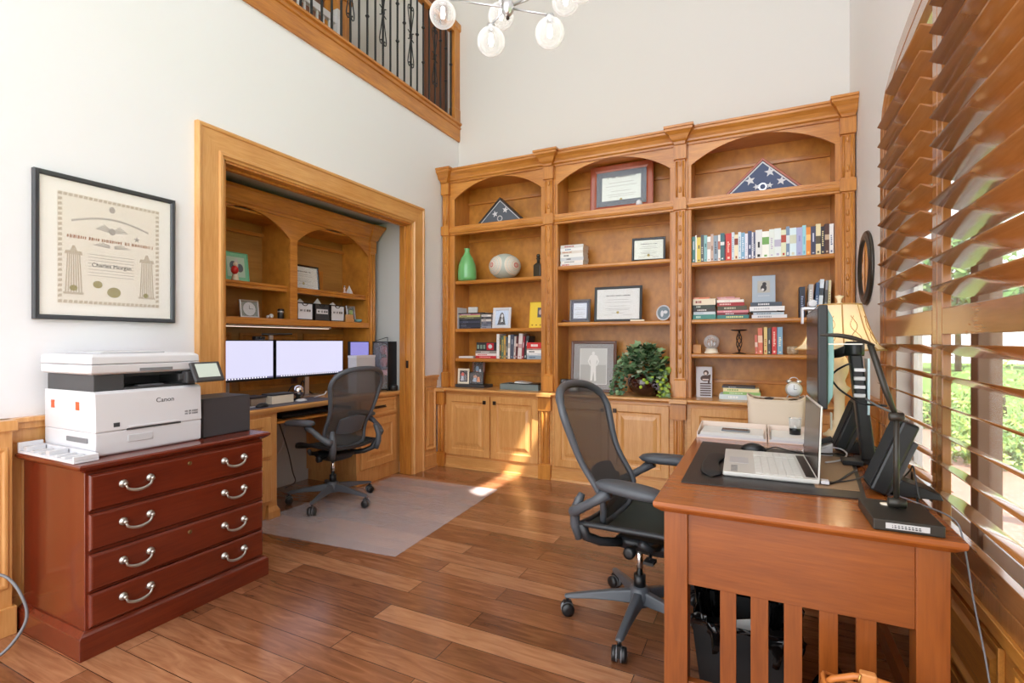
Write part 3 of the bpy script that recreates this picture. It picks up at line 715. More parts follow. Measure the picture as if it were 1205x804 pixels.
m = MB(); m.tube([(-3.20, PY1-.05, 1.2), (-3.17, PY1-.07, 1.1), (-3.17, PY1-.06, 1.0), (-3.21, PY1-.05, .95)], .006, 6); m.tube([(-3.22, PY1-.05, 1.2), (-3.19, PY1-.07, 1.1), (-3.19, PY1-.06, 1.0), (-3.23, PY1-.05, .95)], .006, 6)
m.build('hoses', pm('tube_pink', (196, 110, 120), .4), pc)
for x in (PX0+.02, PX1-.03): MB().box(x, x+.02, PY0+.01, PY1-.01, CT+.0005, CT+.008).build('foot', black, pc)
cord('thin black cable looped on top of the computer tower', [(-3.30, 3.76, 1.256), (-3.26, 3.80, 1.275), (-3.22, 3.83, 1.29), (-3.19, 3.80, 1.28), (-3.17, 3.78, 1.2555)], .003, black)
bx = tag(MB().box(-3.33, -3.14, 3.47, 3.60, CT+.001, 1.13).build('paper_stack', paper, bevel=.002), 'tall white box of papers in front of the purple screen', 'box') if 0 else None
sb = thing('storage_box', 'white box standing in front of the small purple screen', 'box', (-3.22, 3.55, CT))
MB().box(-3.30, -3.20, 3.40, 3.64, CT+.001, 1.105).build('body', offwhite, sb, bevel=.003); MB().box(-3.303, -3.197, 3.397, 3.643, 1.105, 1.125).build('lid', white, sb, bevel=.003)
dk = thing('desk_speaker', 'small round black speaker on the worktop corner beside the jamb', 'speaker', (-3.11, 3.80, CT))
MB().lathe([(.03, 0), (.038, .01), (.038, .045), (.03, .055), (.01, .058)], (-3.115, 3.80, CT+.0005), 20).build('body', black, dk); MB().lathe([(.036, .0), (.0365, .006)], (-3.115, 3.80, CT+.03), 20).build('ring', silver, dk)
# desk clutter
dm = tag(MB().box(-3.36, CX-.012, 2.28, 3.05, CT+.0005, CT+.004).build('desk_mat', pm('mat_slate', (72, 70, 84), .5), bevel=.001), 'dark slate desk mat on the alcove worktop below the screens', 'desk mat')
ms = thing('computer_mouse', 'black mouse on the slate mat in the alcove', 'mouse', (-3.15, 2.42, CT))
MB().ball((-3.15, 2.42, CT+.004), .05, 14, sz=.6, sx=.62).build('shell', black, ms)
for o in ms.children:
    for v in o.data.vertices:
        if v.co.z < .0045: v.co.z = .0045
MB().box(-3.125, -3.113, 2.417, 2.423, CT+.028, CT+.036).build('wheel', midgrey, ms)
b1 = thing('gift_box', 'stacked taupe and dark flat boxes under the left alcove screen', 'box', (-3.28, 2.50, CT))
MB().box(-3.36, -3.24, 2.40, 2.52, CT+.0045, CT+.055).build('body', pm('taupe', (150, 130, 112), .6), b1, bevel=.002); MB().box(-3.365, -3.235, 2.395, 2.525, CT+.055, CT+.07).build('lid', pm('dk', (50, 44, 44), .5), b1, bevel=.002)
b1 = thing('card_box', 'white box with dark lid under the join of the alcove screens', 'box', (-3.26, 2.63, CT))
MB().box(-3.31, -3.20, 2.54, 2.73, CT+.0045, CT+.065).build('body', cream, b1, bevel=.002); MB().box(-3.313, -3.197, 2.537, 2.733, CT+.065, CT+.078).build('lid', pm('dk'), b1, bevel=.002) if 0 else MB().box(-3.313, -3.197, 2.537, 2.733, CT+.065, CT+.078).build('lid', darkgrey, b1, bevel=.002)
gl = thing('globe_ornament', 'small dark silver globe on a stand under the middle screen', 'globe', (-3.28, 2.84, CT))
MB().ball((-3.28, 2.84, CT+.075), .045, 16).build('ball', chrome, gl); MB().lathe([(.045, 0), (.045, .008), (.02, .02), (.012, .035)], (-3.28, 2.84, CT+.001), 16).build('stand', black, gl)
hd_ = tag(MB().ball((-3.20, 2.80, CT+.004), .04, 12, sz=.45, sy=1.2).build('dongle', white), 'small white rounded puck beside the globe in the alcove', 'gadget')
for v in hd_.data.vertices: v.co.z = max(v.co.z, CT+.0045)
ph = tag(MB().box(-3.24, -3.15, 3.12, 3.27, CT+.001, CT+.012).build('smartphone', blackg, bevel=.004), 'black phone lying on the alcove worktop seen through the chair back', 'phone')
cord('white cable lying under the left alcove screen', [(-3.3, 2.26, CT+.006), (-3.22, 2.3, CT+.008), (-3.18, 2.36, CT+.008), (-3.2, 2.45, CT+.008)], .004, white)
cord('tangled dark cable behind the middle alcove screen', [(-3.5, 2.9, CT+.006), (-3.47, 2.95, CT+.10), (-3.46, 3.0, CT+.05), (-3.48, 3.06, CT+.13), (-3.47, 3.12, CT+.04), (-3.5, 3.2, CT+.006)], .005, black)
cord('white cable lying in front of the middle alcove screen', [(-3.3, 3.02, CT+.006), (-3.23, 3.06, CT+.03), (-3.25, 3.1, CT+.05), (-3.3, 3.12, CT+.006)], .004, white)
ot = thing('wall_outlet', 'brown power outlet plate on the alcove back panel below the middle screen', 'outlet', (AB+.03, 3.15, .95))
MB().box(AB+.031, AB+.036, 3.10, 3.17, .88, 1.0).build('plate', pm('outlet_brown', (110, 60, 34), .4), ot, bevel=.002); MB().box(AB+.036, AB+.038, 3.12, 3.15, .90, .98).build('socket', pm('outlet_dark', (60, 36, 24), .4), ot)

# ------------------------------------------------------------------ picture frame helper
# picture standing on a shelf: base centre (x,y,z), width w, height h, facing -y rotated by rz, lean back
def frame(name, label, cat, c, w, h, fw, fmat, art=None, rz=0, lean=.12, depth=.018, mat_w=0, matc=None, face='y', bg=None, group=None, glass=True):
    s = thing(name, label, cat, c, rz, group)
    # local: u=x, v along height, normal -y
    R = Matrix.Rotation(-lean, 4, 'X')      # top goes toward +y
    if face == 'x': R = Matrix.Rotation(PI/2, 4, 'Z') @ R
    low = (depth/2+.001)*math.sin(abs(lean))+.0006
    def T(u, d, v):
        p = R @ Vector((u, -d, v)); return (p.x, p.y, p.z+low)
    m = MB(T).loft(-w/2, w/2, 0, h, [(0, -depth/2), (0, depth/2*.8), (fw*.2, depth/2), (fw*.75, depth/2*.85), (fw, depth*.2), (fw, -depth/2)], cap=False)
    m.build('frame', fmat, s, world=False)
    MB(T).box(-w/2+fw*.5, w/2-fw*.5, -depth*.45, -depth*.05, fw*.5, h-fw*.5).build('backing', bg or paper, s, world=False)
    if mat_w: MB(T).loft(-w/2+fw, w/2-fw, fw, h-fw, [(0, -depth*.05), (0, .0015), (mat_w, .0015), (mat_w, -depth*.05)], cap=False).build('mat_board', matc or cream, s, world=False)
    if art: art(s, T, w, h, fw)
    if glass: MB(T).box(-w/2+fw, w/2-fw, depth*.13, depth*.16, fw, h-fw).build('glass', picglass, s, world=False)
    if lean > .05 and face == 'y' and h < .45:
        pl = [T(0, -depth/2, h*.6), T(0, -depth/2-.001, h*.55)]
        e = Vector(pl[0]); MB().tube([tuple(e), (0, min(e.y+h*.22, e.y+.09), .003)], .003, 6).build('strut', fmat, s, world=False)
    return s
ink = pm('ink', (60, 58, 56), .7); inkl = pm('ink_pale', (150, 146, 140), .7); gold = pm('gold_seal', (168, 148, 70), .4, metal=.3); inkd = pm('ink_dark', (20, 20, 22), .6)
def poly(m, T, pts, d, th=.0008):
    n = len(pts); vs = [T(u, d, v) for u, v in pts]+[T(u, d+th, v) for u, v in pts]
    f0 = m.f; m.f = ident; m.add(vs, [tuple(range(n)), tuple(range(n, 2*n))]+[(i, (i+1) % n, n+(i+1) % n, n+i) for i in range(n)]); m.f = f0
def disc(m, T, cu, cv, ru, rv, d, n=16): poly(m, T, [(cu+ru*math.cos(2*PI*k/n), cv+rv*math.sin(2*PI*k/n)) for k in range(n)], d)
def ltext(s, T, body, size, u, v, mat, d=.0006, name='lettering'):
    o = Vector(T(u, d, v)); ex = Vector(T(u+1, d, v))-o; ey = Vector(T(u, d, v+1))-o
    M = wmat(s) @ basis(o, ex, ey)
    return text(name, body, size, mat, s, M, .0003)
def heading(s, T, u, v, w_, h_, mat, d=.0006):      # illegible lettering: small uneven pen strokes
    r_ = random.Random(int(w_*9999)); m = MB(); x = u-w_/2
    while x < u+w_/2:
        k = r_.uniform(.15, .45)*h_; hh = h_*r_.uniform(.35, .5)
        if r_.random() > .14: poly(m, T, [(x, v-hh), (x+k, v-hh*.9), (x+k*1.1, v+hh*.8), (x+k*.2, v+hh)], d)
        x += k+h_*r_.uniform(.12, .25)
    m.build('lettering', mat, s, world=False)
def diploma(title, name=None, seal=True, big=.02):
    def art(s, T, w, h, fw):
        m = MB(); iw = w-2*fw
        for k, (v, f) in enumerate([(.62, .5), (.55, .62), (.44, .4), (.37, .58), (.33, .5), (.24, .3)]):
            poly(m, T, [(-iw*f/2, h*v), (iw*f/2, h*v), (iw*f/2, h*v+.0022), (-iw*f/2, h*v+.0022)], .0002)
        poly(m, T, [(-iw*.34, h*.19), (-iw*.12, h*.19), (-iw*.12, h*.19+.002), (-iw*.34, h*.19+.002)], .0002); poly(m, T, [(iw*.12, h*.19), (iw*.34, h*.19), (iw*.34, h*.19+.002), (iw*.12, h*.19+.002)], .0002)
        m.build('print_lines', inkl, s, world=False)
        if title: heading(s, T, 0, h*.74, iw*.55, big*.6, ink)
        if seal: q = MB(); disc(q, T, 0, h*.26, .012, .012, .0005); q.build('seal', gold, s, world=False)
    return art

# ---- hutch items
frame('framed_picture', 'tall honey wood frame with dark picture at the left edge of the upper hutch shelf', 'picture frame', (-3.52, 2.20, 1.692), .26, .34, .03, HW('z'), face='x', lean=.08, bg=pm('art_blueblack', (52, 56, 66), .5))
def kidbook(s, T, w, h, fw):
    m = MB(); m.m = 0; poly(m, T, [(-w*.36, h*.2), (w*.36, h*.2), (w*.36, h*.85), (-w*.36, h*.85)], .001)
    m.m = 1; disc(m, T, -w*.12, h*.55, w*.14, h*.16, .002); disc(m, T, w*.16, h*.5, w*.13, h*.14, .002); m.m = 2; disc(m, T, w*.02, h*.62, w*.07, h*.2, .003)
    m.build('cover_picture', [pm('kb1', (196, 224, 208), .6), pm('kb2', (96, 110, 120), .6), white], s, world=False)
frame('picture_book', 'mint green illustrated picture book standing open-faced on the upper left hutch shelf', 'book', (-3.56, 2.52, 1.692), .20, .235, .004, pm('mint', (136, 208, 172), .5), kidbook, face='x', bg=pm('mint'), glass=False, depth=.02)
fg = thing('figurine', 'small red and white figurine in front of the mint picture book', 'figurine', (-3.44, 2.42, 1.692))
m = MB(); m.lathe([(.022, 0), (.026, .01), (.016, .05), (.02, .08), (.012, .105)], (-3.44, 2.42, 1.6925), 12); m.ball((-3.44, 2.42, 1.815), .016, 10); m.build('body', cream, fg)
MB().ball((-3.425, 2.405, 1.77), .026, 12, sz=1.2).build('red_drum', pm('toy_red', (206, 44, 40), .4), fg)
frame('framed_diploma', 'dark framed certificate on the upper right shelf of the alcove hutch', 'picture frame', (-3.52, 3.11, 1.692), .34, .215, .014, blackg, diploma('Certificate of Achievement'), face='x', lean=.10)
wd = thing('wall_tile', 'plain honey wood board leaning behind the dark framed certificate in the hutch', 'board', (-3.62, 3.32, 1.692))
MB().box(-3.66, -3.645, 3.2, 3.44, 1.6925, 1.9).build('board', BW('z'), wd, bevel=.003)
pb = thing('pyramid_ornament', 'small white pyramid on the upper right hutch shelf', 'ornament', (-3.43, 3.55, 1.692))
MB().stack([(1.6925, -3.46, -3.41, 3.53, 3.58), (1.77, -3.436, -3.434, 3.554, 3.556)]).build('pyramid', white, pb)
pf = thing('figurine', 'tiny pink and silver figurine left of the white pyramid in the hutch', 'figurine', (-3.43, 3.49, 1.692))
MB().lathe([(.014, 0), (.014, .006), (.007, .03), (.010, .045), (.004, .06)], (-3.43, 3.49, 1.6925), 10).build('body', pm('pale_pink', (224, 190, 184), .4), pf); MB().ball((-3.43, 3.49, 1.757), .008, 8).build('head', silver, pf)
def clockart(s, T, w, h, fw):
    m = MB(); disc(m, T, 0, h/2, w*.33, w*.33, .002, 24); m.build('dial', white, s, world=False)
    m = MB(); poly(m, T, [(-.0015, h/2), (.0015, h/2), (.0015, h*.7), (-.0015, h*.7)], .0032); poly(m, T, [(0, h/2-.0015), (0, h/2+.0015), (w*.2, h/2+.0015), (w*.2, h/2-.0015)], .0032); m.build('hands', ink, s, world=False)
frame('desk_clock', 'square silver desk clock with white dial on the lower left hutch shelf', 'clock', (-3.47, 2.56, HZ1), .155, .135, .012, silver, clockart, face='x', bg=pm('clock_grey', (130, 140, 132), .3))
dp = thing('framed_print', 'black frame edge at the far left of the lower hutch shelf', 'picture frame', (-3.5, 2.2, HZ1))
MB().box(-3.55, -3.53, 2.10, 2.225, HZ1+.0005, HZ1+.16).build('frame', black, dp, bevel=.002)
for k, (y, r, mt) in enumerate([(2.66, .012, offwhite), (2.69, .018, white)]):
    tag(MB().ball((-3.40, y, HZ1+r+.0005), r, 12).build('pebble', mt), ['smaller off-white stone beside the desk clock in the hutch', 'larger white stone beside the desk clock in the hutch'][k], 'stone')
cl = thing('canister', 'small black cylinder with silver top on the lower left hutch shelf', 'canister', (-3.41, 2.79, HZ1))
MB().lathe([(.022, 0), (.024, .004), (.024, .075), (.02, .08)], (-3.41, 2.785, HZ1+.0005), 16).build('body', black, cl); MB().lathe([(.0245, 0), (.0245, .012)], (-3.41, 2.785, HZ1+.05), 16).build('band', silver, cl)
fc = [(2.93, 'leftmost'), (3.115, 'middle'), (3.29, 'rightmost')]
txt = ['Mind Your Own', 'Motivation', 'Hustle']
for k, (y, wh) in enumerate(fc):
    s = thing('file_caddy', '%s of the three black and white paper caddies on the lower hutch shelf' % wh, 'caddy', (-3.42, y+.07, HZ1), 0, 'black and white caddies in the hutch')
    w = .165
    F = faceX(-3.40)
    m = MB(); m.box(-3.50, -3.40, y, y+.008, HZ1+.0005, HZ1+.145); m.box(-3.50, -3.40, y+w-.008, y+w, HZ1+.0005, HZ1+.145); m.box(-3.50, -3.40, y, y+w, HZ1+.0005, HZ1+.01); m.box(-3.50, -3.49, y, y+w, HZ1+.0005, HZ1+.145)
    m.build('shell', black, s)
    f = MB(F).loft(y, y+w, HZ1+.0005, HZ1+.145, [(0, 0), (0, .004), (.010, .004), (.010, .001)]).build('front', [pm('caddy_white', (214, 216, 222), .5)] if k != 1 else [darkgrey], s)
    mm = MB(F); mm.loft(y, y+w, HZ1+.0005, HZ1+.145, [(0, 0), (0, .005), (.009, .005), (.009, .0)], cap=False); mm.build('rim', black, s)
    MB(F).box(y+.02, y+w-.02, .001, .003, HZ1+.06, HZ1+.10).build('label_card', white, s)
    heading(s, lambda u, d, v: (-3.397+d+3.42, u-.07, v), y+w/2-y, HZ1+.08-HZ1, .10, .022, inkd)
    q = MB(); q.tube([(-3.396, y+w/2+.028*math.cos(a), HZ1+.14-.02*math.sin(a)) for a in [j*PI/8 for j in range(9)]], .003, 6); q.build('handle', black, s)
    hh = [.035, .05, .03][k]
    MB().stack([(HZ1+.012, -3.46, -3.455, y+.02, y+w-.02), (HZ1+.14, -3.46, -3.455, y+.03, y+w-.03), (HZ1+.145+hh, -3.46, -3.455, y+w/2-.002, y+w/2+.002)]).build('paper_sheet', paper, s)
wb = thing('wooden_box', 'small light wooden block stack beside the caddies in the hutch', 'box', (-3.42, 3.51, HZ1))
MB().box(-3.46, -3.39, 3.47, 3.57, HZ1+.0005, HZ1+.03).build('base', LW('y'), wb, bevel=.002); MB().box(-3.455, -3.395, 3.475, 3.565, HZ1+.03, HZ1+.07).build('lid', wood('pale_maple', (196, 140, 90), (220, 168, 116), 'y'), wb, bevel=.002)
cu_ = thing('glass_cup', 'small teal glass dish at the right of the lower hutch shelf', 'dish', (-3.40, 3.655, HZ1))
MB().lathe([(.012, 0), (.03, .006), (.036, .03), (.033, .03), (.026, .008), (.001, .006)], (-3.40, 3.635, HZ1+.0005), 16).build('bowl', pm('teal_glass', (110, 150, 150), .15), cu_)
def green_art(s, T, w, h, fw):
    m = MB(); m.m = 0; poly(m, T, [(-w*.2, h*.35), (w*.25, h*.35), (w*.25, h*.75), (-w*.2, h*.75)], .001); m.m = 1; disc(m, T, 0, h*.3, w*.2, h*.12, .002); m.build('picture', [pm('lime', (150, 190, 70), .5), darkgrey], s, world=False)
frame('framed_photo', 'small photo with green picture at the right end of the lower hutch shelf', 'picture frame', (-3.50, 3.65, HZ1), .11, .16, .008, silver, green_art, face='x', bg=pm('teal_dark', (70, 84, 80), .5))

# ------------------------------------------------------------------ chair mat
mt = see_through('chair_mat_vinyl', (222, 214, 218), .30, .18)
vs = [(-2.90, 2.20), (-1.884, 2.32), (-1.98, 3.77), (-2.92, 3.70), (-3.5, 3.30), (-3.5, 2.50)]
vs = [(-3.15, 2.22), (-1.90, 2.33), (-1.985, 3.77), (-3.05, 3.72), (-3.06, 3.30), (-3.15, 3.28)]
m = MB(); m.prism(vs, .0008, .0035, 'z')
tag(m.build('chair_mat', mt, bevel=.001), 'clear frosted plastic chair mat on the floor under the alcove chair', 'chair mat')
MAT_TOP = .0035
# ------------------------------------------------------------------ file cabinet
FX, FY0, FY1, FZ = -2.37, 1.02, 1.86, .766
fcab = thing('file_cabinet', 'dark mahogany lateral file cabinet with four drawers, standing under the printer', 'cabinet', ((XL+FX)/2, (FY0+FY1)/2, 0))
m = MB(); m.box(XL+.05, FX-.02, FY0+.025, FY1-.025, .0, FZ-.03); m.build('carcass', MW('z'), fcab, bevel=.003)
m = MB(); m.stack([(0, XL+.05, FX, FY0, FY1), (.085, XL+.05, FX, FY0, FY1), (.092, XL+.05, FX-.002, FY0+.002, FY1-.002), (.10, XL+.05, FX-.010, FY0+.012, FY1-.012), (.108, XL+.05, FX-.014, FY0+.02, FY1-.02)]); m.build('plinth', MW('y'), fcab, bevel=.002)
m = MB(); m.stack([(FZ-.035, XL+.05, FX-.018, FY0+.022, FY1-.022), (FZ-.028, XL+.05, FX-.008, FY0+.012, FY1-.012), (FZ-.022, XL+.05, FX+.002, FY0+.002, FY1-.002), (FZ-.014, XL+.05, FX+.010, FY0-.004, FY1+.004), (FZ-.006, XL+.05, FX+.010, FY0-.004, FY1+.004), (FZ, XL+.05, FX+.003, FY0+.003, FY1-.003)])
m.build('top', MW('y'), fcab)
brass = pm('antique_nickel', (186, 182, 174), .3, metal=.85)
F = faceX(FX-.02)
for k, (z0, z1) in enumerate([(.580, .722), (.422, .566), (.262, .405), (.118, .250)]):
    d = MB(F).loft(FY0+.033, FY1-.033, z0, z1, [(0, 0), (0, .014), (.005, .020), (.010, .022)]).build('drawer', MW('y'), fcab)
    for yy in (1.22, 1.66):
        zc = (z0+z1)/2+.012; xk = FX+.003
        h = MB()
        for s_ in (-1, 1):
            h.lathe([(.016, -.001), (.016, .003), (.011, .006), (.007, .012), (.009, .020), (.005, .026)], (xk, yy+s_*.052, zc), 14, 'x')
        pts = []
        for q in range(15):
            t = q/14; yq = yy+(-.052+.104*t); dz = -.034*math.sin(PI*t)**.36; pts.append((xk+.018+.004*math.sin(PI*t), yq, zc+dz))
        h.tube(pts, [.0045+.0022*math.sin(PI*q/14) for q in range(15)], 8)
        h.build('bail_handle', brass, d)
    if k in (0, 2): MB().lathe([(.009, -.001), (.009, .003), (.006, .004)], (FX+.003, 1.44, z1-.035), 14, 'x').build('keyhole', pm('old_brass', (120, 90, 50), .4, metal=.6), d)

# ------------------------------------------------------------------ printer
P0, P1, PF, PBk = 1.118, 1.560, -2.470, -2.90
Z = FZ+.0005
pr = thing('printer', 'white and charcoal office laser printer with a small tilted touch screen', 'printer', ((PF+PBk)/2, (P0+P1)/2, FZ))
charc = pm('charcoal', (62, 62, 64), .4)
m = MB(); m.stack([(Z, PBk+.01, PF-.012, P0+.008, P1-.008), (Z+.008, PBk, PF-.004, P0, P1), (Z+.10, PBk, PF-.002, P0, P1)]); m.build('base_cassette', white, pr, bevel=.004)
m = MB(); m.stack([(Z+.101, PBk, PF-.003, P0, P1), (Z+.105, PBk, PF, P0, P1), (Z+.262, PBk, PF-.006, P0, P1), (Z+.272, PBk, PF-.02, P0, P1)]); m.build('body', white, pr, bevel=.006)
m = MB(); m.box(PBk+.01, PF-.03, P0+.006, P0+.12, Z+.270, Z+.342); m.box(PBk+.01, PBk+.2, P0+.12, P1-.02, Z+.270, Z+.342); m.box(PBk+.01, PF-.04, P1-.07, P1-.006, Z+.270, Z+.342)
m.box(PBk+.2, PF-.03, P0+.12, P1-.07, Z+.268, Z+.282); m.build('output_bay', charc, pr, bevel=.003)
MB().box(PBk+.205, PF-.035, P0+.121, P1-.071, Z+.330, Z+.342).build('bay_roof', black, pr)
MB().box(PF-.10, PF-.06, P0+.19, P0+.30, Z+.282, Z+.287).build('paper_stop', midgrey, pr, bevel=.001)
m = MB(); m.stack([(Z+.343, PBk-.005, PF-.03, P0, P1-.01), (Z+.350, PBk-.01, PF-.012, P0-.012, P1-.002), (Z+.385, PBk-.01, PF-.008, P0-.012, P1-.002)]); m.build('scanner', white, pr, bevel=.005)
m = MB(); m.stack([(Z+.387, PBk-.01, PF-.010, P0-.012, P1-.004), (Z+.420, PBk-.01, PF-.012, P0-.012, P1-.006), (Z+.430, PBk, PF-.03, P0-.002, P1-.02)]); m.build('feeder_lid', white, pr, bevel=.005)
MB().box(PBk+.05, PF-.09, P0+.06, P1-.12, Z+.430, Z+.438).build('feeder_tray', offwhite, pr, bevel=.003)
MB().box(PF-.0085, PF-.006, P0+.17, P0+.31, Z+.352, Z+.366).build('grip_recess', midgrey, pr, bevel=.001)
MB().box(PF-.004, PF+.0015, P0+.115, P1-.10, Z+.098, Z+.106).build('slot', charc, pr)
MB().box(PF-.004, PF+.003, P0+.12, P1-.11, Z+.107, Z+.116).build('slot_lip', white, pr, bevel=.002)
MB().box(PF-.003, PF+.0005, P0+.12, P0+.22, Z+.045, Z+.075).build('cassette_grip', offwhite, pr, bevel=.003)
m = MB(); 
MB().box(PF-.028, PF-.012, P1-.10, P1-.03, Z+.30, Z+.33).build('bracket', charc, pr, bevel=.003)
text('brand_lettering', 'Canon', .030, inkd, pr, basis((PF-.0035, P0+.275, Z+.215), (0, 1, 0), (.04, 0, 1)), .0004)
for z_ in (.150, .138): heading(pr, lambda u, d, v: (PF-(PF+PBk)/2-.0008+d, u-(P0+P1)/2, v-FZ), P1-.05, Z+z_, .06, .009, midgrey)
MB().box(PF-.001, PF+.0006, P0+.065, P0+.088, Z+.118, Z+.136).build('energy_label', darkgrey, pr)
for x in (PBk+.06, PBk+.27): MB().box(x, x+.03, P0-.0012, P0, Z+.19, Z+.225).build('orange_tape', pm('orange_tape', (232, 92, 46), .5), pr)
MB().box(PBk+.09, PBk+.27, P0-.0008, P0, Z+.198, Z+.217).build('clear_tape', pm('clear_tape', (226, 224, 222), .2), pr)
MB().box(PBk+.2, PF-.06, P0-.004, P0, Z+.055, Z+.075).build('side_slot', midgrey, pr)
tp = basis((PF+.035, P1+.005, Z+.335), (-.10, 1, 0), (-.42, -.05, .9))
def TT(a, b, c): v = tp @ Vector((a, b, c)); return tuple(v)
p = MB(TT).box(-.078, .078, -.052, .052, -.008, .008).build('touch_panel', charc, pr, bevel=.006)
MB(TT).box(-.058, .058, -.030, .040, .008, .0088).build('display', pm('lcd', (150, 160, 150), .15, emis=(190, 196, 186), est=.35), p)
MB().box(PF-.03, PF+.015, P1-.08, P1-.01, Z+.285, Z+.34).build('panel_arm', charc, pr, bevel=.006)

tr = thing('paper_tray', 'loose white plastic paper tray lying left of the printer on the file cabinet', 'tray', (-2.68, 1.065, FZ))
MB().box(-2.895, -2.42, 1.022, 1.108, Z, Z+.010).build('base', white, tr, bevel=.002)
m = MB(); m.box(-2.895, -2.885, 1.022, 1.108, Z+.010, Z+.045); m.box(-2.43, -2.42, 1.022, 1.108, Z+.010, Z+.028); m.box(-2.885, -2.43, 1.10, 1.108, Z+.010, Z+.03); m.build('rim', white, tr, bevel=.002)
for k in range(6): MB().box(-2.86+k*.065, -2.83+k*.065, 1.03, 1.095, Z+.010, Z+.018+(.012 if k % 3 == 0 else 0)).build('rib', offwhite, tr, bevel=.001)
sb = thing('subwoofer_box', 'black grained box standing right of the printer on the file cabinet', 'speaker box', (-2.6, 1.70, FZ))
MB().box(-2.72, -2.50, 1.583, 1.845, Z, Z+.195).build('body', pm('vinyl_black', (50, 48, 50), .55), sb, bevel=.002)
MB().box(-2.50, -2.497, 1.587, 1.841, Z+.004, Z+.191).build('grille', pm('grille_cloth', (62, 58, 60), .85), sb)
sk = thing('wooden_block', 'small wooden block at the back left corner of the file cabinet', 'block', (-2.86, 1.13, FZ))
bpy.data.objects.remove(sk)
cord('grey cable curving from the floor up the wall left of the file cabinet', [(-2.70, .80, .012), (-2.68, .90, .02), (-2.66, .965, .12), (-2.68, .96, .22), (-2.75, .93, .30), (-2.83, .86, .32)], .006, midgrey)

# ------------------------------------------------------------------ big framed certificate
def bigart(s, T, w, h, fw):
    tan = pm('engraving_tan', (198, 184, 164), .7); tanl = pm('engraving_pale', (206, 196, 180), .7)
    u0, u1, v0, v1 = -w/2+.088, w/2-.080, .078, h-.078
    a = MB(); a.m = 0
    poly(a, T, [(u0, v0), (u1, v0), (u1, v1), (u0, v1)], .0)
    a.build('certificate_sheet', pm('parchment', (236, 228, 216), .7), s, world=False)
    m = MB(); m.m = 0; W = u1-u0; Hh = v1-v0
    for k in range(22):      # border of small ornaments
        uu = u0+W*(k+.5)/22
        for vv in (v0+.010, v1-.010): poly(m, T, [(uu-.009, vv-.007), (uu+.007, vv-.007), (uu+.009, vv+.007), (uu-.006, vv+.007)], .0010)
    for k in range(1, 21):
        vv = v0+Hh*(k+.5)/22
        for uu in (u0+.010, u1-.010): poly(m, T, [(uu-.008, vv-.008), (uu+.008, vv-.005), (uu+.007, vv+.008), (uu-.007, vv+.006)], .0010)
    # arched banner made of short marks
    m.m = 1
    for k in range(46):
        t = (k+.5)/46; uu = u0+W*(.12+.76*t); vv = v1-.13+.036*math.sin(PI*t); poly(m, T, [(uu-.003, vv-.005), (uu+.003, vv-.005), (uu+.002, vv+.005), (uu-.002, vv+.005)], .0010)
    for k in range(8): vv = v0+Hh*(.27+.028*k); poly(m, T, [(-W*.22, vv), (W*.23, vv), (W*.23, vv+.0018), (-W*.22, vv+.0018)], .0010)
    for sx in (-1, 1):       # engraved columns
        cu = (u0+u1)/2+sx*W*.36
        m.m = 0; poly(m, T, [(cu-.040, v0+.045), (cu+.040, v0+.045), (cu+.040, v0+.055), (cu-.040, v0+.055)], .0014)
        poly(m, T, [(cu-.036, v0+.235), (cu+.036, v0+.235), (cu+.032, v0+.252), (cu-.032, v0+.252)], .0014); poly(m, T, [(cu-.014, v0+.252), (cu+.014, v0+.252), (cu+.004, v0+.278), (cu-.004, v0+.278)], .0014)
        for q in range(7):
            a0 = -.034+.0105*q; poly(m, T, [(cu+a0, v0+.055), (cu+a0+.006, v0+.055), (cu+(a0+.006)*.75, v0+.235), (cu+a0*.75, v0+.235)], .0012)
    m.m = 1       # eagle emblem & star
    cu, cv = (u0+u1)/2, v1-.155
    disc(m, T, cu, cv, .014, .017, .0012); disc(m, T, cu, v1-.045, .013, .016, .0012)
    for sx in (-1, 1):
        for q in range(5): poly(m, T, [(cu+sx*.012, cv-.006+q*.004), (cu+sx*(.07-.008*q), cv+.004+q*.006), (cu+sx*(.068-.008*q), cv+.007+q*.006), (cu+sx*.012, cv-.003+q*.004)], .0012)
        for q in range(4): poly(m, T, [(cu+sx*.01, cv-.085+q*.004), (cu+sx*(.08-.012*q), cv-.078+q*.005), (cu+sx*(.08-.012*q), cv-.075+q*.005), (cu+sx*.01, cv-.082+q*.004)], .0012)
    star = [((.016 if k % 2 == 0 else .006)*math.cos(PI/2+k*PI/5)+cu+.112, (.016 if k % 2 == 0 else .006)*math.sin(PI/2+k*PI/5)+cv-.02) for k in range(10)]
    poly(m, T, star, .0012)
    m.build('engraving', [tan, pm('engraving_grey', (176, 168, 160), .7)], s, world=False)
    heading(s, T, cu, v1-.205, W*.84, .018, pm('rust_ink', (176, 128, 96), .7), .0014)
    ltext(s, T, 'Charles Morgan', .027, cu, v0+.195, inkd, .0014)
    g_ = MB(); disc(g_, T, cu-.062, v0+.10, .020, .018, .0016); disc(g_, T, cu+.008, v0+.066, .030, .026, .0016); disc(g_, T, cu-.16, v0+.075, .016, .014, .0016); disc(g_, T, cu+.155, v0+.062, .012, .012, .0016)
    g_.build('seals', pm('olive_gold', (160, 148, 88), .45), s, world=False)
s = frame('wall_certificate', 'large engraved certificate with gold seals in a thin black frame on the left wall', 'picture frame', (XL+.014, 1.395, 1.352), .612, .682, .022, pm('frame_graphite', (58, 60, 64), .35), bigart, face='x', lean=0, depth=.026, bg=pm('mount_white', (246, 242, 236), .8))
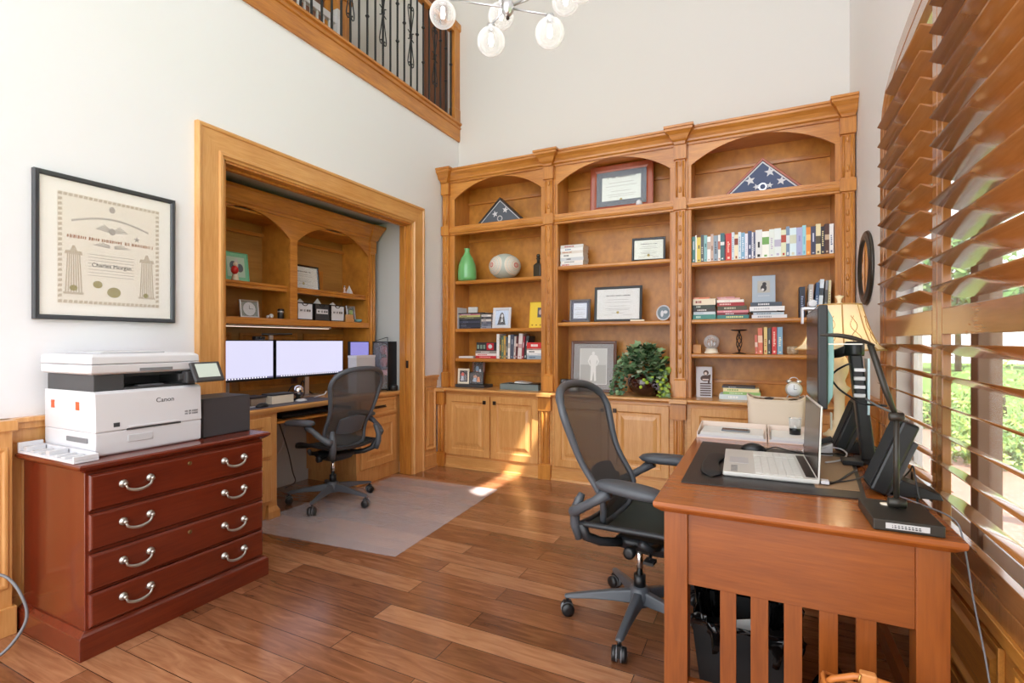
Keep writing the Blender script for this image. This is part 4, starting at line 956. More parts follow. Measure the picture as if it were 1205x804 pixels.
# ------------------------------------------------------------------ office chairs
mesh_m = see_through('chair_mesh', (84, 82, 82), .60, .8)
seat_m = see_through('chair_seat_mesh', (48, 52, 46), .94, .8)
def bump(t, c, w): return math.exp(-((t-c)/w)**2)
def office_chair(label, loc, rz, legrot, z0=0, armz=.655, lumbar=True, arms_rot=(0, 0), back_tilt=0, ux=0):
    s = thing('office_chair', label, 'office chair', (loc[0], loc[1], z0), rz)
    def B(m, nm, mat, par=None, **k):
        o = m.build(nm, mat, par or s, world=False, **k); return o
    # base
    m = MB(); m.lathe([(.03, .075), (.045, .08), (.048, .12), (.040, .155), (.028, .16)], (0, 0, 0), 20); B(m, 'hub', chair_fr)
    for k in range(5):
        a = legrot-rz+2*PI*k/5; ca, sa = math.cos(a), math.sin(a)
        def T(u, v, w): return (u*ca-v*sa, u*sa+v*ca, w)
        m = MB(T); vs = []; fs = []
        secs = [(.02, .028, .088, .145), (.12, .024, .090, .132), (.22, .021, .088, .115), (.31, .019, .080, .098), (.335, .015, .080, .092)]
        for u, hw, zb, zt in secs: vs += [(u, -hw, zb), (u, hw, zb), (u, hw*.6, zt), (u, -hw*.6, zt)]
        for i in range(len(secs)-1):
            for q in range(4): fs.append((i*4+q, i*4+(q+1) % 4, i*4+4+(q+1) % 4, i*4+4+q))
        fs += [(0, 1, 2, 3), (16, 17, 18, 19)]; m.add(vs, fs)
        leg = B(m, 'base_leg', chair_fr, bevel=.006)
        ya = random.uniform(-.5, .5)
        cc, cs = math.cos(a+ya), math.sin(a+ya); px, py = .322*ca, .322*sa
        def T2(u, v, w): return (px+u*cc-v*cs, py+u*cs+v*cc, w)
        m = MB(T2); m.m = 0
        m.lathe([(.008, -.03), (.027, -.028), (.029, -.02), (.029, -.010), (.02, -.008)], (0, 0, .0292), 18, 'y'); m.lathe([(.02, .008), (.029, .010), (.029, .02), (.027, .028), (.008, .03)], (0, 0, .0292), 18, 'y')
        m.m = 1; m.lathe([(.0288, -.0115), (.0296, -.010), (.0296, -.007)], (0, 0, .0292), 18, 'y'); m.lathe([(.0296, .007), (.0296, .010), (.0288, .0115)], (0, 0, .0292), 18, 'y')
        m.m = 0; m.box(-.018, .018, -.008, .008, .02, .066); m.tube([(0, 0, .06), (0, 0, .085)], .007, 8)
        B(m, 'caster', [black, midgrey], leg)
    m = MB(); m.lathe([(.026, .155), (.026, .21)], n=16); B(m, 'column_sleeve', black)
    m = MB(); m.lathe([(.015, .21), (.015, .34)], n=16); B(m, 'gas_column', chrome)
    # tilt mechanism
    def B(m, nm, mat, par=None, **k):
        m.v = [(p[0]+ux, p[1], p[2]) for p in m.v]; return m.build(nm, mat, par or s, world=False, **k)
    m = MB(); m.stack([(.325, -.07, .07, -.05, .05), (.345, -.12, .10, -.08, .08), (.375, -.14, .12, -.10, .10), (.395, -.13, .11, -.09, .09)]); B(m, 'tilt_mechanism', chair_dk, bevel=.01)
    m = MB(); m.lathe([(.012, -.18), (.024, -.178), (.026, -.15), (.012, -.145), (.009, -.09)], (-.04, 0, .365), 12, 'y'); m.lathe([(.009, .09), (.012, .145), (.024, .15), (.024, .178), (.010, .18)], (-.04, 0, .365), 12, 'y'); m.tube([(-.04, -.10, .365), (-.04, .10, .365)], .0095, 12); B(m, 'knob', black)
    m = MB(); m.tube([(.02, -.09, .37), (.05, -.17, .372), (.06, -.22, .375)], .007, 8); m.box(.045, .085, -.25, -.20, .369, .380); B(m, 'lever', black)
    for sy in (-1, 1):
        m = MB(); m.tube([(-.10, sy*.10, .375), (-.17, sy*.16, .385), (-.22, sy*.20, .41), (-.235, sy*.215, .47)], [.02, .02, .022, .022], 8); B(m, 'swing_arm', chair_dk)
        m = MB(); m.tube([(.06, sy*.10, .385), (.05, sy*.17, .40), (.02, sy*.205, .43)], .016, 8); B(m, 'seat_link', chair_dk)
    # seat: contoured surface. local x forward
    def seat(u, v):
        x = -.235+.46*v; hw = .235*(1-.16*v-.05*(1-v))*(1-.22*max(0, v-.86)/.14)
        y = (2*u-1)*hw
        z = .452-.022*math.sin(PI*min(v*1.15, 1))*(1-(2*u-1)**2)+.018*(2*u-1)**2-.045*max(0, v-.72)**2/.0784+.006*v
        return (x, y, z)
    m = MB(); m.grid(seat, 17, 17); B(m, 'seat_mesh', seat_m, solid=.005)
    rim = [seat(0, v/16) for v in range(17)]+[seat(u/10, 1) for u in range(1, 10)]+[seat(1, 1-v/16) for v in range(17)]+[seat(1-u/10, 0) for u in range(1, 10)]
    m = MB(); m.tube(rim, .013, 8, closed=True); B(m, 'seat_frame', chair_dk)
    # backrest. height param t 0..1 from z .44 to 1.045 ; leans back
    ZB, ZT = .445, 1.045
    def hw(t):
        if t > .78: return .248*(max(0, 1-((t-.78)/.2201)**2.6))**(1/2.6)
        pts = [(0, .150), (.08, .180), (.2, .198), (.35, .200), (.5, .214), (.65, .232), (.78, .248)]
        for (a, p), (b, q) in zip(pts, pts[1:]):
            if t <= b: k = (t-a)/(b-a); return p+(q-p)*k
        return .248
    def backp(s_, t):    # s_ in -1..1
        y = s_*hw(t); z = ZB+(ZT-ZB)*t
        if t < .1: z += .02*(s_**2)*((.1-t)/.1)
        x = -.185-.045*t-.10*t**2.0-.02*math.sin(PI*t*.9)+.050*bump(t, .22, .18)+.038*(y/.25)**2
        return (x-back_tilt*t, y, z)
    m = MB(); m.grid(lambda u, v: backp(2*u-1, .02+.975*(1-(1-v)**1.6)), 19, 29); B(m, 'back_mesh', mesh_m, solid=.003)
    N = 30; TS_ = [1-(1-i/N)**2.2 for i in range(N+1)]
    loop = [backp(-1, t) for t in TS_]+[backp(1, t) for t in reversed(TS_[:-1])]+[backp(1-2*k/12, 0) for k in range(1, 12)]
    rr = []
    for p in loop:
        t = (p[2]-ZB)/(ZT-ZB); rr.append(.014+.004*(t > .9)+.004*bump(t, .75, .2))
    m = MB(); m.tube(loop, rr, 10, closed=True); B(m, 'back_frame', chair_fr)
    # inner frame curve (hourglass inside the rim) visible through mesh
    if lumbar:
        def lum(u, v):
            s_ = (2*u-1)*.62; t = .20+.17*v+.0*(1); q = backp(s_, t); return (q[0]-.022-.006*math.sin(PI*v), q[1], q[2]+.014*math.cos(PI*(2*u-1)/2)*(2*v-1)*1.3)
        m = MB(); m.grid(lum, 15, 8); B(m, 'lumbar_pad', chair_fr, solid=.014, bevel=.003)
    for sy in (-1, 1):
        m = MB(); m.tube([(-.245, sy*.215, .40), (-.262, sy*.222, .46), (-.262, sy*.226, .52), (-.246, sy*.218, .565), (-.236, sy*.208, .595)], [.018, .022, .022, .02, .014], 10); B(m, 'upright', chair_fr)
    # arms
    for j, sy in enumerate((-1, 1)):
        m = MB(); m.tube([(-.262, sy*.235, .52), (-.25, sy*.262, .53), (-.21, sy*.285, .555), (-.14, sy*.298, .60), (-.08, sy*.298, armz-.028)], [.024, .024, .021, .019, .026], 10); arm = B(m, 'arm_bracket', chair_fr)
        ar = arms_rot[j]
        def padf(u, v, ar=ar, sy=sy):   # superellipse sections along x
            x = -.145+.300*v; e = (1-abs(2*v-1)**3.2)**.5 if 0 < v < 1 else 0
            w_ = (.050+.010*v)*e; h_ = .024*e; a = 2*PI*u
            cx, cy = math.cos(a), math.sin(a); f = lambda q, n: math.copysign(abs(q)**n, q)
            yy, zz = w_*f(cx, .7), h_*f(cy, .7)-.016*max(0, .5-v)*.0-.012*v*v*.8
            X_, Y_ = x*math.cos(ar)-yy*math.sin(ar), x*math.sin(ar)+yy*math.cos(ar)
            return (X_-.0, Y_+sy*.298, armz+zz)
        m = MB(); m.grid(padf, 16, 17, closeu=True); B(m, 'arm_pad', pm('arm_pad_grey', (74, 78, 84), .42), arm)
    return s
office_chair('graphite mesh office chair on the clear mat, seen from behind at the alcove worktop', (-2.99, 2.92), PI-.06, 0.02, MAT_TOP)
office_chair('graphite mesh office chair on the wood floor beside the near desk', (-.485, 2.28), math.radians(-6), math.radians(196), 0, armz=.672, arms_rot=(-.12, .28), ux=.05, back_tilt=.05)
# ------------------------------------------------------------------ near desk
D0, D1, DY0, DY1, DZ = -.309, .471, 1.648, 3.30, .74
dk = thing('desk', 'large cherry wood mission desk with slatted end, at the window', 'desk', (.08, 2.47, 0))
m = MB(); m.stack([(DZ-.034, D0+.022, D1-.022, DY0+.022, DY1-.022), (DZ-.018, D0+.002, D1-.002, DY0+.002, DY1-.002), (DZ-.012, D0, D1, DY0, DY1), (DZ-.002, D0, D1, DY0, DY1), (DZ, D0+.002, D1-.002, DY0+.002, DY1-.002)])
m.build('top', wood('desk_top_cherry', (136, 68, 24), (180, 104, 46), 'x', rough=.24, coat=.5, sc=.8), dk)
LEG = .072
lx = (-.279, .371); ly = (1.678, 3.20)
for x in lx:
    for y in ly: MB().box(x, x+LEG, y, y+LEG, 0, DZ-.034).build('leg', DW('z'), dk, bevel=.002)
MB().box(lx[0]+LEG, lx[1], 1.690, 1.712, .478, DZ-.034).build('end_apron', DW('x'), dk, bevel=.001)
MB().box(lx[0]+LEG, lx[1], 3.22, 3.242, .478, DZ-.034).build('end_apron', DW('x'), dk, bevel=.001)
for y in (1.690, 3.22): MB().box(lx[0]+LEG, lx[1], y, y+.026, .10, .17).build('lower_rail', DW('x'), dk, bevel=.001)
for x in (lx[1]+.03,): MB().box(x, x+.022, ly[0]+LEG, ly[1], .60, DZ-.034).build('side_apron', DW('y'), dk, bevel=.001)
MB().box(lx[0]+.015, lx[0]+.037, ly[0]+LEG, ly[1], .655, DZ-.034).build('side_apron', DW('y'), dk, bevel=.001)
MB().box(.400, .425, ly[0]+LEG, ly[1], .12, .19).build('stretcher', DW('y'), dk, bevel=.001)
for a, b in ((-.113, -.067), (-.027, .021), (.062, .109), (.151, .197), (.240, .287)):
    MB().box(a, b, 1.694, 1.710, .17, .478).build('slat', DW('z'), dk, bevel=.001)
    MB().box(a, b, 3.224, 3.240, .17, .478).build('slat', DW('z'), dk, bevel=.001)
T = DZ+.0005
m = MB(); m.prism([(-.258, 1.905), (.306, 1.955), (.366, 2.66), (-.264, 2.73)], T, T+.004, 'z')
tag(m.build('desk_mat', pm('black_leather_mat', (38, 36, 36), .42, spec=.5), bevel=.001), 'black leather desk mat under the open laptop on the near desk', 'desk mat')
m = MB(); m.prism([(.17, 2.03), (.300, 2.045), (.345, 2.60), (.17, 2.62)], T+.004, T+.0065, 'z')  # window reflection on the black mat, painted as a thin tan sheet
tag(m.build('window_glare_patch', pm('painted_glare_tan', (150, 118, 88), .45)), 'tan patch painting the window reflection on the black mat behind the laptop lid', 'reflection patch')
M0 = T+.0042
# wrist rest
wr = MB()
def wrf(u, v):
    a = 2*PI*u; t = v
    y = 2.02+.42*t; w_ = .030+.018*abs(2*t-1)**1.5; e = (1-abs(2*t-1)**6)**.5 if 0 < t < 1 else 0
    return (-.185+.02*abs(2*t-1)+w_*math.cos(a)*max(e, .01), y, M0+.0006+.008*(1+math.sin(a))*max(e, .01))
wr.grid(wrf, 14, 15, closeu=True); tag(wr.build('wrist_rest', pm('wrist_black', (30, 31, 33), .55)), 'black padded wrist rest beside the laptop on the leather mat', 'wrist rest')
# laptop
lp = thing('laptop', 'open silver laptop on the black leather mat, screen facing the near chair', 'laptop', (.02, 2.28, M0), math.radians(2))
lap = pm('laptop_silver', (214, 212, 206), .35, metal=.15)
def B(m, nm, mat, par, **k): return m.build(nm, mat, par, world=False, **k)
B(MB().stack([(.0006, -.150, .155, -.215, .215), (.006, -.155, .158, -.22, .22), (.018, -.155, .158, -.22, .22), (.0185, -.152, .156, -.217, .217)]), 'base', lap, lp, bevel=.002)
B(MB().box(-.155, -.1545, -.21, .21, .006, .012), 'port_strip', charc, lp)
B(MB().box(-.135, -.065, -.055, .055, .0185, .0192), 'touchpad', pm('touchpad', (196, 196, 198), .3), lp)
for (nm, a, b, c, d_, nx, ny) in (('keys', -.045, .110, -.205, .100, 6, 15), ('numpad_keys', -.045, .110, .112, .205, 6, 4)):
    m = MB()
    for i in range(nx):
        for j in range(ny):
            sx = (b-a)/nx; sy = (d_-c)/ny; m.box(a+i*sx+.0015, a+(i+1)*sx-.0015, c+j*sy+.0012, c+(j+1)*sy-.0012, .0185, .0205)
    o_ = B(m, nm, pm('key_grey', (222, 220, 214), .5), lp); o_['kind'] = 'stuff'
m = MB(); [m.box(-.128+.0, -.105, -.20+k*.018, -.19+k*.018, .0185, .0188) for k in range(6)]; B(m, 'stickers', midgrey, lp)
B(MB().box(.120, .150, -.19, .19, .0182, .0188), 'hinge_cover', black, lp)
tl = math.radians(2)
def TL(a, b, c): return (.153+a*math.cos(tl)+c*math.sin(tl), b, .012-a*math.sin(tl)+c*math.cos(tl))
B(MB(TL).box(0, .006, -.218, .218, 0, .265), 'lid', lap, lp, bevel=.002)
B(MB(TL).box(-.0012, 0, -.212, .212, .012, .258), 'screen', pm('screen_off_brown', (26, 20, 18), .22, spec=.25), lp)
# desk mouse, cables
mo = thing('computer_mouse', 'black mouse beyond the laptop on the near desk mat', 'mouse', (-.06, 2.60, M0))
m = MB(); m.ball((-.03, 2.60, M0+.0005), .055, 14, sz=.62, sy=.62); o_ = m.build('shell', black, mo)
for v in o_.data.vertices: v.co.z = max(v.co.z, .0005)
MB().box(-.045, -.03, 2.597, 2.603, M0+.030, M0+.036).build('wheel', midgrey, mo)
cord('black mouse cable curving behind the laptop lid', [(.02, 2.60, M0+.004), (.06, 2.66, M0+.012), (.12, 2.64, M0+.004), (.17, 2.60, M0+.006), (.24, 2.62, M0+.004)], .003, black)
cord('black charging cable running from the laptop hinge toward the leaning black stand', [(.175, 2.07, M0+.012), (.21, 2.08, M0+.006), (.25, 2.14, M0+.006), (.29, 2.24, M0+.008), (.33, 2.34, M0+.008)], .004, black)
cord('thin dark cable lying on the tan reflection patch', [(.18, 2.10, M0+.007), (.24, 2.12, M0+.006), (.30, 2.18, M0+.006), (.345, 2.26, M0+.006)], .0025, charc)
tag(MB().box(.19, .215, 2.065, 2.10, M0+.006, M0+.018).build('cable_clip', white, bevel=.002), 'small white plug clip on the cable beside the laptop hinge', 'clip')
cord('white cable looping over the far part of the tan reflection patch', [(.20, 2.52, M0+.007), (.24, 2.60, M0+.035), (.31, 2.66, M0+.03), (.335, 2.60, M0+.02), (.30, 2.50, M0+.010), (.24, 2.44, M0+.007)], .0035, white)
cord('black cables bundled in front of the desk phone', [(.20, 2.62, M0+.007), (.26, 2.58, M0+.016), (.31, 2.62, M0+.012), (.36, 2.55, M0+.010), (.38, 2.5, M0+.008)], .004, black)
hub_ = thing('power_brick', 'flat black power brick below the monitor arm', 'power adapter', (.36, 2.50, T)); MB().box(.30, .37, 2.44, 2.52, M0+.004, M0+.022).build('body', black, hub_, bevel=.003); MB().box(.315, .355, 2.45, 2.51, M0+.022, M0+.0225).build('label', darkgrey, hub_)
# monitor (seen edge-on)
mn = thing('monitor', 'large black monitor on an arm above the laptop, seen almost edge-on', 'monitor', (.224, 2.60, 1.19), math.radians(-1))
H2_ = .20; W2_ = .345
B(MB().box(-.020, .012, -W2_, W2_, -H2_, H2_), 'housing', black, mn, bevel=.005)
B(MB().box(-.0215, -.020, -W2_+.009, W2_-.009, -H2_+.014, H2_-.009), 'screen', pm('screen_off_brown'), mn)
B(MB().prism([(.012, -H2_+.01), (.030, -H2_+.05), (.034, .0), (.030, H2_-.05), (.012, H2_-.01)], -W2_+.02, W2_-.02, 'y'), 'back_cover', pm('monitor_back_teal', (132, 176, 172), .3), mn, bevel=.003)
wcam = thing('webcam', 'grey webcam clipped on the top edge of the near desk monitor', 'webcam', (.20, 2.64, 1.39))
MB().box(.17, .235, 2.58, 2.66, 1.3905, 1.402).build('clip', silver, wcam, bevel=.002); MB().tube([(.205, 2.57, 1.418), (.205, 2.67, 1.418)], .016, 14).build('body', offwhite, wcam, bevel=.002)
MB().box(.165, .172, 2.59, 2.65, 1.33, 1.402).build('front_tab', white, wcam)
ma = thing('monitor_stand', 'black monitor arm with white cable clips rising from the back of the desk', 'monitor arm', (.41, 2.50, T))
MB().box(.36, .45, 2.52, 2.62, T, T+.02).build('clamp_base', black, ma, bevel=.003)
MB().prism([(.375, T+.02), (.425, T+.02), (.375, 1.20), (.330, 1.21)], 2.50, 2.56, 'y').build('lower_arm', black, ma, bevel=.008)
MB().lathe([(.034, 0), (.036, .01), (.036, .05), (.03, .06)], (.352, 2.53, 1.19), 18).build('joint', black, ma)
MB().tube([(.352, 2.53, 1.225), (.30, 2.56, 1.20), (.262, 2.60, 1.19)], [.022, .02, .018], 10).build('upper_arm', black, ma)
MB().box(.249, .262, 2.55, 2.65, 1.14, 1.24).build('mount_plate', darkgrey, ma, bevel=.002)
for k in range(4): MB().box(.345, .385, 2.488, 2.50, 1.02+k*.035, 1.035+k*.035).build('cable_clip', white if k % 2 == 0 else silver, ma, bevel=.002)
MB().box(.392, .40, 2.49, 2.56, .95, 1.18).build('cover_strip', pm('pale_blue_plastic', (200, 226, 232), .3), ma)
cord('black monitor cable arcing from the monitor back to the arm', [(.262, 2.50, 1.10), (.285, 2.46, 1.06), (.32, 2.45, 1.03), (.37, 2.45, 1.0), (.44, 2.40, 1.0)], .004, black)
cord('black cable running up from the monitor back over the arm', [(.262, 2.52, 1.10), (.285, 2.49, 1.13), (.31, 2.47, 1.15), (.33, 2.47, 1.16)], .004, black)
cord('grey cable sagging between monitor arm and desk lamp', [(.38, 2.45, 1.02), (.40, 2.32, 1.005), (.41, 2.1, 1.005), (.38, 1.9, 1.015)], .004, midgrey)
# leaning black stands (speaker-like slabs)
def lean_slab(label, x, y0, y1, h, th, ang, cat='speaker'):
    s = thing('desk_speaker', label, cat, (x, (y0+y1)/2, T))
    def TS(a, b, c): return (x+a*math.cos(ang)+c*math.sin(ang), b, T+.0008+a*-math.sin(ang)+c*math.cos(ang)+th*math.sin(ang))
    MB(TS).box(0, th, y0, y1, 0, h).build('cabinet', black, s, bevel=.008)
    MB(TS).box(-.003, .0, y0+.01, y1-.01, .012, h-.012).build('front_cloth', pm('cloth_black', (36, 37, 40), .9), s, bevel=.002)
    MB(TS).box(th+.002, th+.02, y0+.02, y1-.02, 0, h*.78).build('rear_panel', charc, s, bevel=.003)
    MB().prism([(x+.05, T+.0005), (x+.20, T+.0005), (x+.19, T+.02), (x+.09, T+.055)], y0+.02, y1-.02, 'y').build('foot', black, s, bevel=.003)
    return s
lean_slab('black slanted desktop speaker behind the desk lamp, nearest the window', .325, 2.03, 2.17, .25, .05, math.radians(21))
s = lean_slab('black slanted desktop speaker beside the desk phone, farther from the lamp', .30, 2.72, 2.86, .24, .045, math.radians(20))
MB().box(.292, .296, 2.735, 2.78, .84, .92).build('sticker', pm('pale_sticker', (226, 226, 206), .5), s)
# desk phone
dp = thing('desk_phone', 'white desk phone with black handset beyond the laptop', 'telephone', (.22, 2.80, T))
MB().prism([(.17, T), (.285, T), (.285, T+.06), (.18, T+.012)], 2.62, 2.71, 'y').build('base', white, dp, bevel=.003)
def TP(a, b, c): return (.18+a*.92-c*.39, b, T+.022+a*.39+c*.92)
MB(TP).box(0, .12, 2.625, 2.66, 0, .022).build('handset', black, dp, bevel=.006)
MB(TP).box(.02, .10, 2.672, 2.705, 0, .010).build('keypad', black, dp, bevel=.002)
# letter trays
for k, (a, b) in enumerate(((-.315+.01, .028), (.034, .268))):
    t = thing('letter_tray', ['white open letter tray with grey phone at the far left corner of the desk', 'white letter tray with paper sheaf, right of the tray with the phone'][k], 'tray', ((a+b)/2, 3.0, T), 0, 'letter trays')
    pk = pm('tray_blush', (232, 214, 200), .5)
    MB().box(a, b, 2.852, 3.12, T, T+.005).build('base', pk, t)
    MB().box(a, b, 3.115, 3.12, T+.005, T+.052).build('back_wall', pk, t, bevel=.001)
    for x in (a, b-.005): MB().prism([(2.852, T+.005), (3.115, T+.005), (3.115, T+.052), (3.06, T+.052), (2.90, T+.03), (2.852, T+.03)], x, x+.005, 'x').build('side_wall', pk, t)
    MB().box(a+.006, b-.006, 2.852, 2.856, T+.005, T+.016).build('front_lip', white, t)
    q = thing('paper_sheaf', ['stack of white papers in the left letter tray', 'stack of printed white papers in the right letter tray'][k], 'papers', ((a+b)/2, 2.98, T+.005))
    for i in range(4): MB().box(a+.012+i*.002, b-.014-.002*(i % 2), 2.866-.0*i, 3.105-i*.004, T+.0055+i*.006, T+.0105+i*.006).build('sheets', paper, q)
ph2 = thing('smartphone', 'grey phone lying on the papers in the left letter tray', 'phone', (-.12, 2.97, T+.03))
MB().box(-.19, -.05, 2.93, 3.00, T+.0292, T+.037).build('body', midgrey, ph2, bevel=.004); MB().box(-.186, -.054, 2.934, 2.996, T+.037, T+.0375).build('screen', pm('phone_dark', (88, 92, 98), .15), ph2)
gh = thing('glass_tumbler', 'small glass with dark base standing on the right letter tray papers', 'glass', (.16, 3.02, T+.03))
MB().lathe([(.026, .0), (.027, .03), (.026, .032)], (.16, 2.99, T+.0295), 18).build('dark_base', blackg, gh); MB().lathe([(.026, .032), (.029, .085), (.0275, .085), (.0245, .034)], (.16, 2.99, T+.0295), 18).build('glass', see_through('clear_glass', (235, 240, 242), .12, .05, gloss=.2), gh)
# cream basket
bk = thing('fabric_basket', 'cream fabric basket filled with small plush things, behind the letter trays', 'basket', (.07, 3.21, T))
def bf(u, v, ins=0):
    a = 2*PI*u; e = .35; cx, cy = math.cos(a), math.sin(a); f = lambda q: math.copysign(abs(q)**e, q)
    k = 1+.06*v-ins; z = T+.0005+.195*v+(.012*math.cos(2*a) if v > .9 else 0)
    return (.075+.135*k*f(cx), 3.213+.075*k*f(cy), z if not ins else max(z, T+.004))
m = MB(); m.grid(lambda u, v: bf(u, v), 40, 8, closeu=True); fcl = pm('basket_cream', (212, 194, 174), .85); m.add([bf(i/40, 0) for i in range(40)], [tuple(range(40))])
m.build('tub', fcl, bk, solid=.004); MB().tube([bf(i/40, 1) for i in range(40)], .0045, 6, closed=True).build('rim', fcl, bk)
cols = [(120, 96, 72), (58, 50, 46), (160, 128, 92), (190, 170, 140), (90, 70, 52)]
pts = [(.0, 3.20, .032), (.045, 3.235, .036), (.09, 3.19, .036), (.13, 3.24, .034), (.165, 3.20, .034), (-.03, 3.23, .03)]
for k, (x, y, r) in enumerate(pts):
    o_ = tag(MB().ball((x, y, T+.165), r, 12, sz=.8, sx=1.2).build('plush_ball', pm('plush%d' % (k % 5), cols[k % 5], .95)), ['tan', 'black', 'sandy', 'pale', 'brown', 'dusky'][k]+' plush lump on top inside the cream basket, '+['left end', 'left of centre', 'centre front', 'right rear', 'right end', 'far left rear'][k], 'plush', 'things inside the cream basket')
ck = thing('alarm_clock', 'silver twin-bell alarm clock sitting on the cream basket contents', 'clock', (.155, 3.21, T+.19))
MB().lathe([(.001, -.018), (.040, -.018), (.042, -.012), (.042, .012), (.038, .016)], (.165, 3.20, T+.245), 28, 'y').build('case', pm('aged_silver', (190, 184, 168), .35, metal=.5), ck)
MB().lathe([(.001, 0), (.034, 0), (.034, .001)], (.165, 3.180, T+.245), 28, 'y').build('dial', white, ck)
m = MB(); m.box(.164, .166, 3.178, 3.179, T+.245, T+.270); m.box(.165, .180, 3.178, 3.179, T+.244, T+.246); m.build('hands', ink, ck)
for s_ in (-1, 1): MB().ball((.165+s_*.024, 3.20, T+.288), .014, 10, sz=.8).build('bell', silver, ck); MB().tube([(.165+s_*.025, 3.20, T+.212), (.165+s_*.034, 3.20, T+.198)], .004, 6).build('foot', silver, ck)
MB().tube([(.165+.022*math.cos(a), 3.20, T+.293+.018*math.sin(a)) for a in [k*PI/8 for k in range(9)]], .0025, 6).build('handle', silver, ck)
# table lamp
LX, LY = .378, 3.20
tl_ = thing('table_lamp', 'cream bell-shaded table lamp with carved column at the far end of the desk', 'lamp', (LX, LY, T))
wax = pm('lamp_ivory', (226, 208, 172), .5)
MB().lathe([(.075, 0), (.078, .01), (.06, .02), (.05, .035), (.034, .045), (.030, .06), (.034, .075), (.026, .09), (.024, .16), (.026, .22), (.038, .24), (.052, .262), (.034, .275), (.026, .30), (.040, .34), (.046, .38), (.034, .42), (.018, .44), (.012, .46)], (LX, LY, T+.0005), 24).build('base', wax, tl_)
MB().tube([(LX, LY, 1.19), (LX, LY, 1.46)], .004, 8).build('harp_rod', bronze, tl_)
SN = 8
def shf(u, v):
    a = 2*PI*u; t = v; r = .205-.105*(t**.55)*1.0; r *= 1-.035*abs(math.sin(a*SN/2))
    return (LX+r*math.cos(a), LY+r*math.sin(a), 1.207+.238*t-(.012*abs(math.sin(a*SN/2))*0))
shm = bpy.data.materials.new('lamp_shade_silk'); shm.use_nodes = True; nt = shm.node_tree; b_ = nt.nodes['Principled BSDF']; b_.inputs['Base Color'].default_value = lin((246, 238, 218)); b_.inputs['Roughness'].default_value = .8
tr_ = nt.nodes.new('ShaderNodeBsdfTranslucent'); tr_.inputs[0].default_value = lin((240, 224, 190)); mx = nt.nodes.new('ShaderNodeMixShader'); mx.inputs[0].default_value = .5
nt.links.new(b_.outputs[0], mx.inputs[1]); nt.links.new(tr_.outputs[0], mx.inputs[2]); nt.links.new(mx.outputs[0], nt.nodes['Material Output'].inputs['Surface'])
sh_ = MB().grid(shf, 64, 10, closeu=True).build('lamp_shade', shm, tl_)
gt = pm('braid_gold', (196, 156, 96), .7)
for v in (0, 1): MB().tube([shf(i/64, v) for i in range(64)], .0045, 6, closed=True).build('shade_trim', gt, sh_)
for k in range(SN): MB().tube([shf(k/SN, j/9) for j in range(10)], .0035, 6).build('rib_braid', gt, sh_)
emb = pm('embroidery', (176, 140, 86), .7)
for k in range(SN):
    m = MB(); uc = (k+.5)/SN
    for sgn in (-1, 1):
        pp = []
        for j in range(22):
            t = j/21; uu = uc+sgn*.028*math.sin(t*PI*2.2)*(1-.4*t); p = Vector(shf(uu, .12+.62*t)); c_ = Vector((LX, LY, p.z)); pp.append(tuple(p+(p-c_).normalized()*.002))
        m.tube(pp, .0016, 4)
    m.build('embroidery', emb, sh_)
MB().lathe([(.012, 0), (.016, .006), (.008, .014), (.012, .03), (.022, .046), (.006, .050), (.001, .052)], (LX, LY, 1.447), 14).build('finial', wax, tl_)
MB().ball((LX, LY, 1.28), .03, 12, sz=1.3).build('bulb', pm('lamp_bulb', (255, 230, 190), emis=(255, 226, 180), est=16), tl_)
# black LED desk lamp
dl = thing('desk_lamp', 'slim dark jointed desk lamp with flat square base at the near corner of the desk', 'lamp', (.35, 1.77, T))
gm = pm('gunmetal', (52, 48, 42), .4, metal=.3)
def rot(cx, cy, a):
    return lambda x, y, z: (cx+(x-cx)*math.cos(a)-(y-cy)*math.sin(a), cy+(x-cx)*math.sin(a)+(y-cy)*math.cos(a), z)
MB(rot(.35, 1.765, .02)).box(.272, .428, 1.665, 1.872, T, T+.030).build('base', gm, dl, bevel=.003)
MB(rot(.35, 1.765, .02)).box(.300, .395, 1.6635, 1.665, T+.008, T+.023).build('label', pm('label_grey', (196, 196, 196), .5), dl)
m = MB(); [m.box(.306+k*.0075, .311+k*.0075, 1.6628, 1.6636, T+.011, T+.014) for k in range(10)]; [m.box(.306+k*.0075, .310+k*.0075, 1.6628, 1.6636, T+.016, T+.0185) for k in range(10)]; m.build('label_print', darkgrey, dl)
MB().lathe([(.014, 0), (.014, .003), (.001, .004)], (.33, 1.82, T+.030), 14).build('touch_button', cream, dl)
MB().tube([(.352, 1.80, T+.030), (.352, 1.80, T+.290)], .0075, 12).build('post', gm, dl)
MB().lathe([(.010, -.022), (.014, -.02), (.014, .02), (.010, .022)], (.352, 1.795, T+.045), 12, 'x').build('pivot', gm, dl)
MB().lathe([(.010, -.018), (.013, -.016), (.013, .016), (.010, .018)], (.352, 1.80, T+.292), 12, 'x').build('elbow', gm, dl)
MB().tube([(.352, 1.80, T+.290), (.326, 1.80, T+.37), (.289, 1.80, 1.243)], [.0065, .009, .0085], 10).build('upper_arm', gm, dl)
m = MB()
def hdf(u, v):
    a = 2*PI*u; t = v; e = math.sin(PI*min(max(t*.96+.02, 0), 1))**.35; w_ = .019*e; h_ = .0065*e
    x = .300-.137*t; z = 1.243+.022*t*1.4-.004+.010*math.sin(PI*t); return (x+h_*math.sin(a)*.2, 1.80+w_*math.cos(a), z+h_*math.sin(a))
m.grid(hdf, 14, 16, closeu=True); hd2 = m.build('lamp_head', gm, dl)
MB().box(.185, .27, 1.79, 1.81, 1.2405, 1.244).build('diffuser', pm('led_off', (220, 220, 210), .4), hd2)
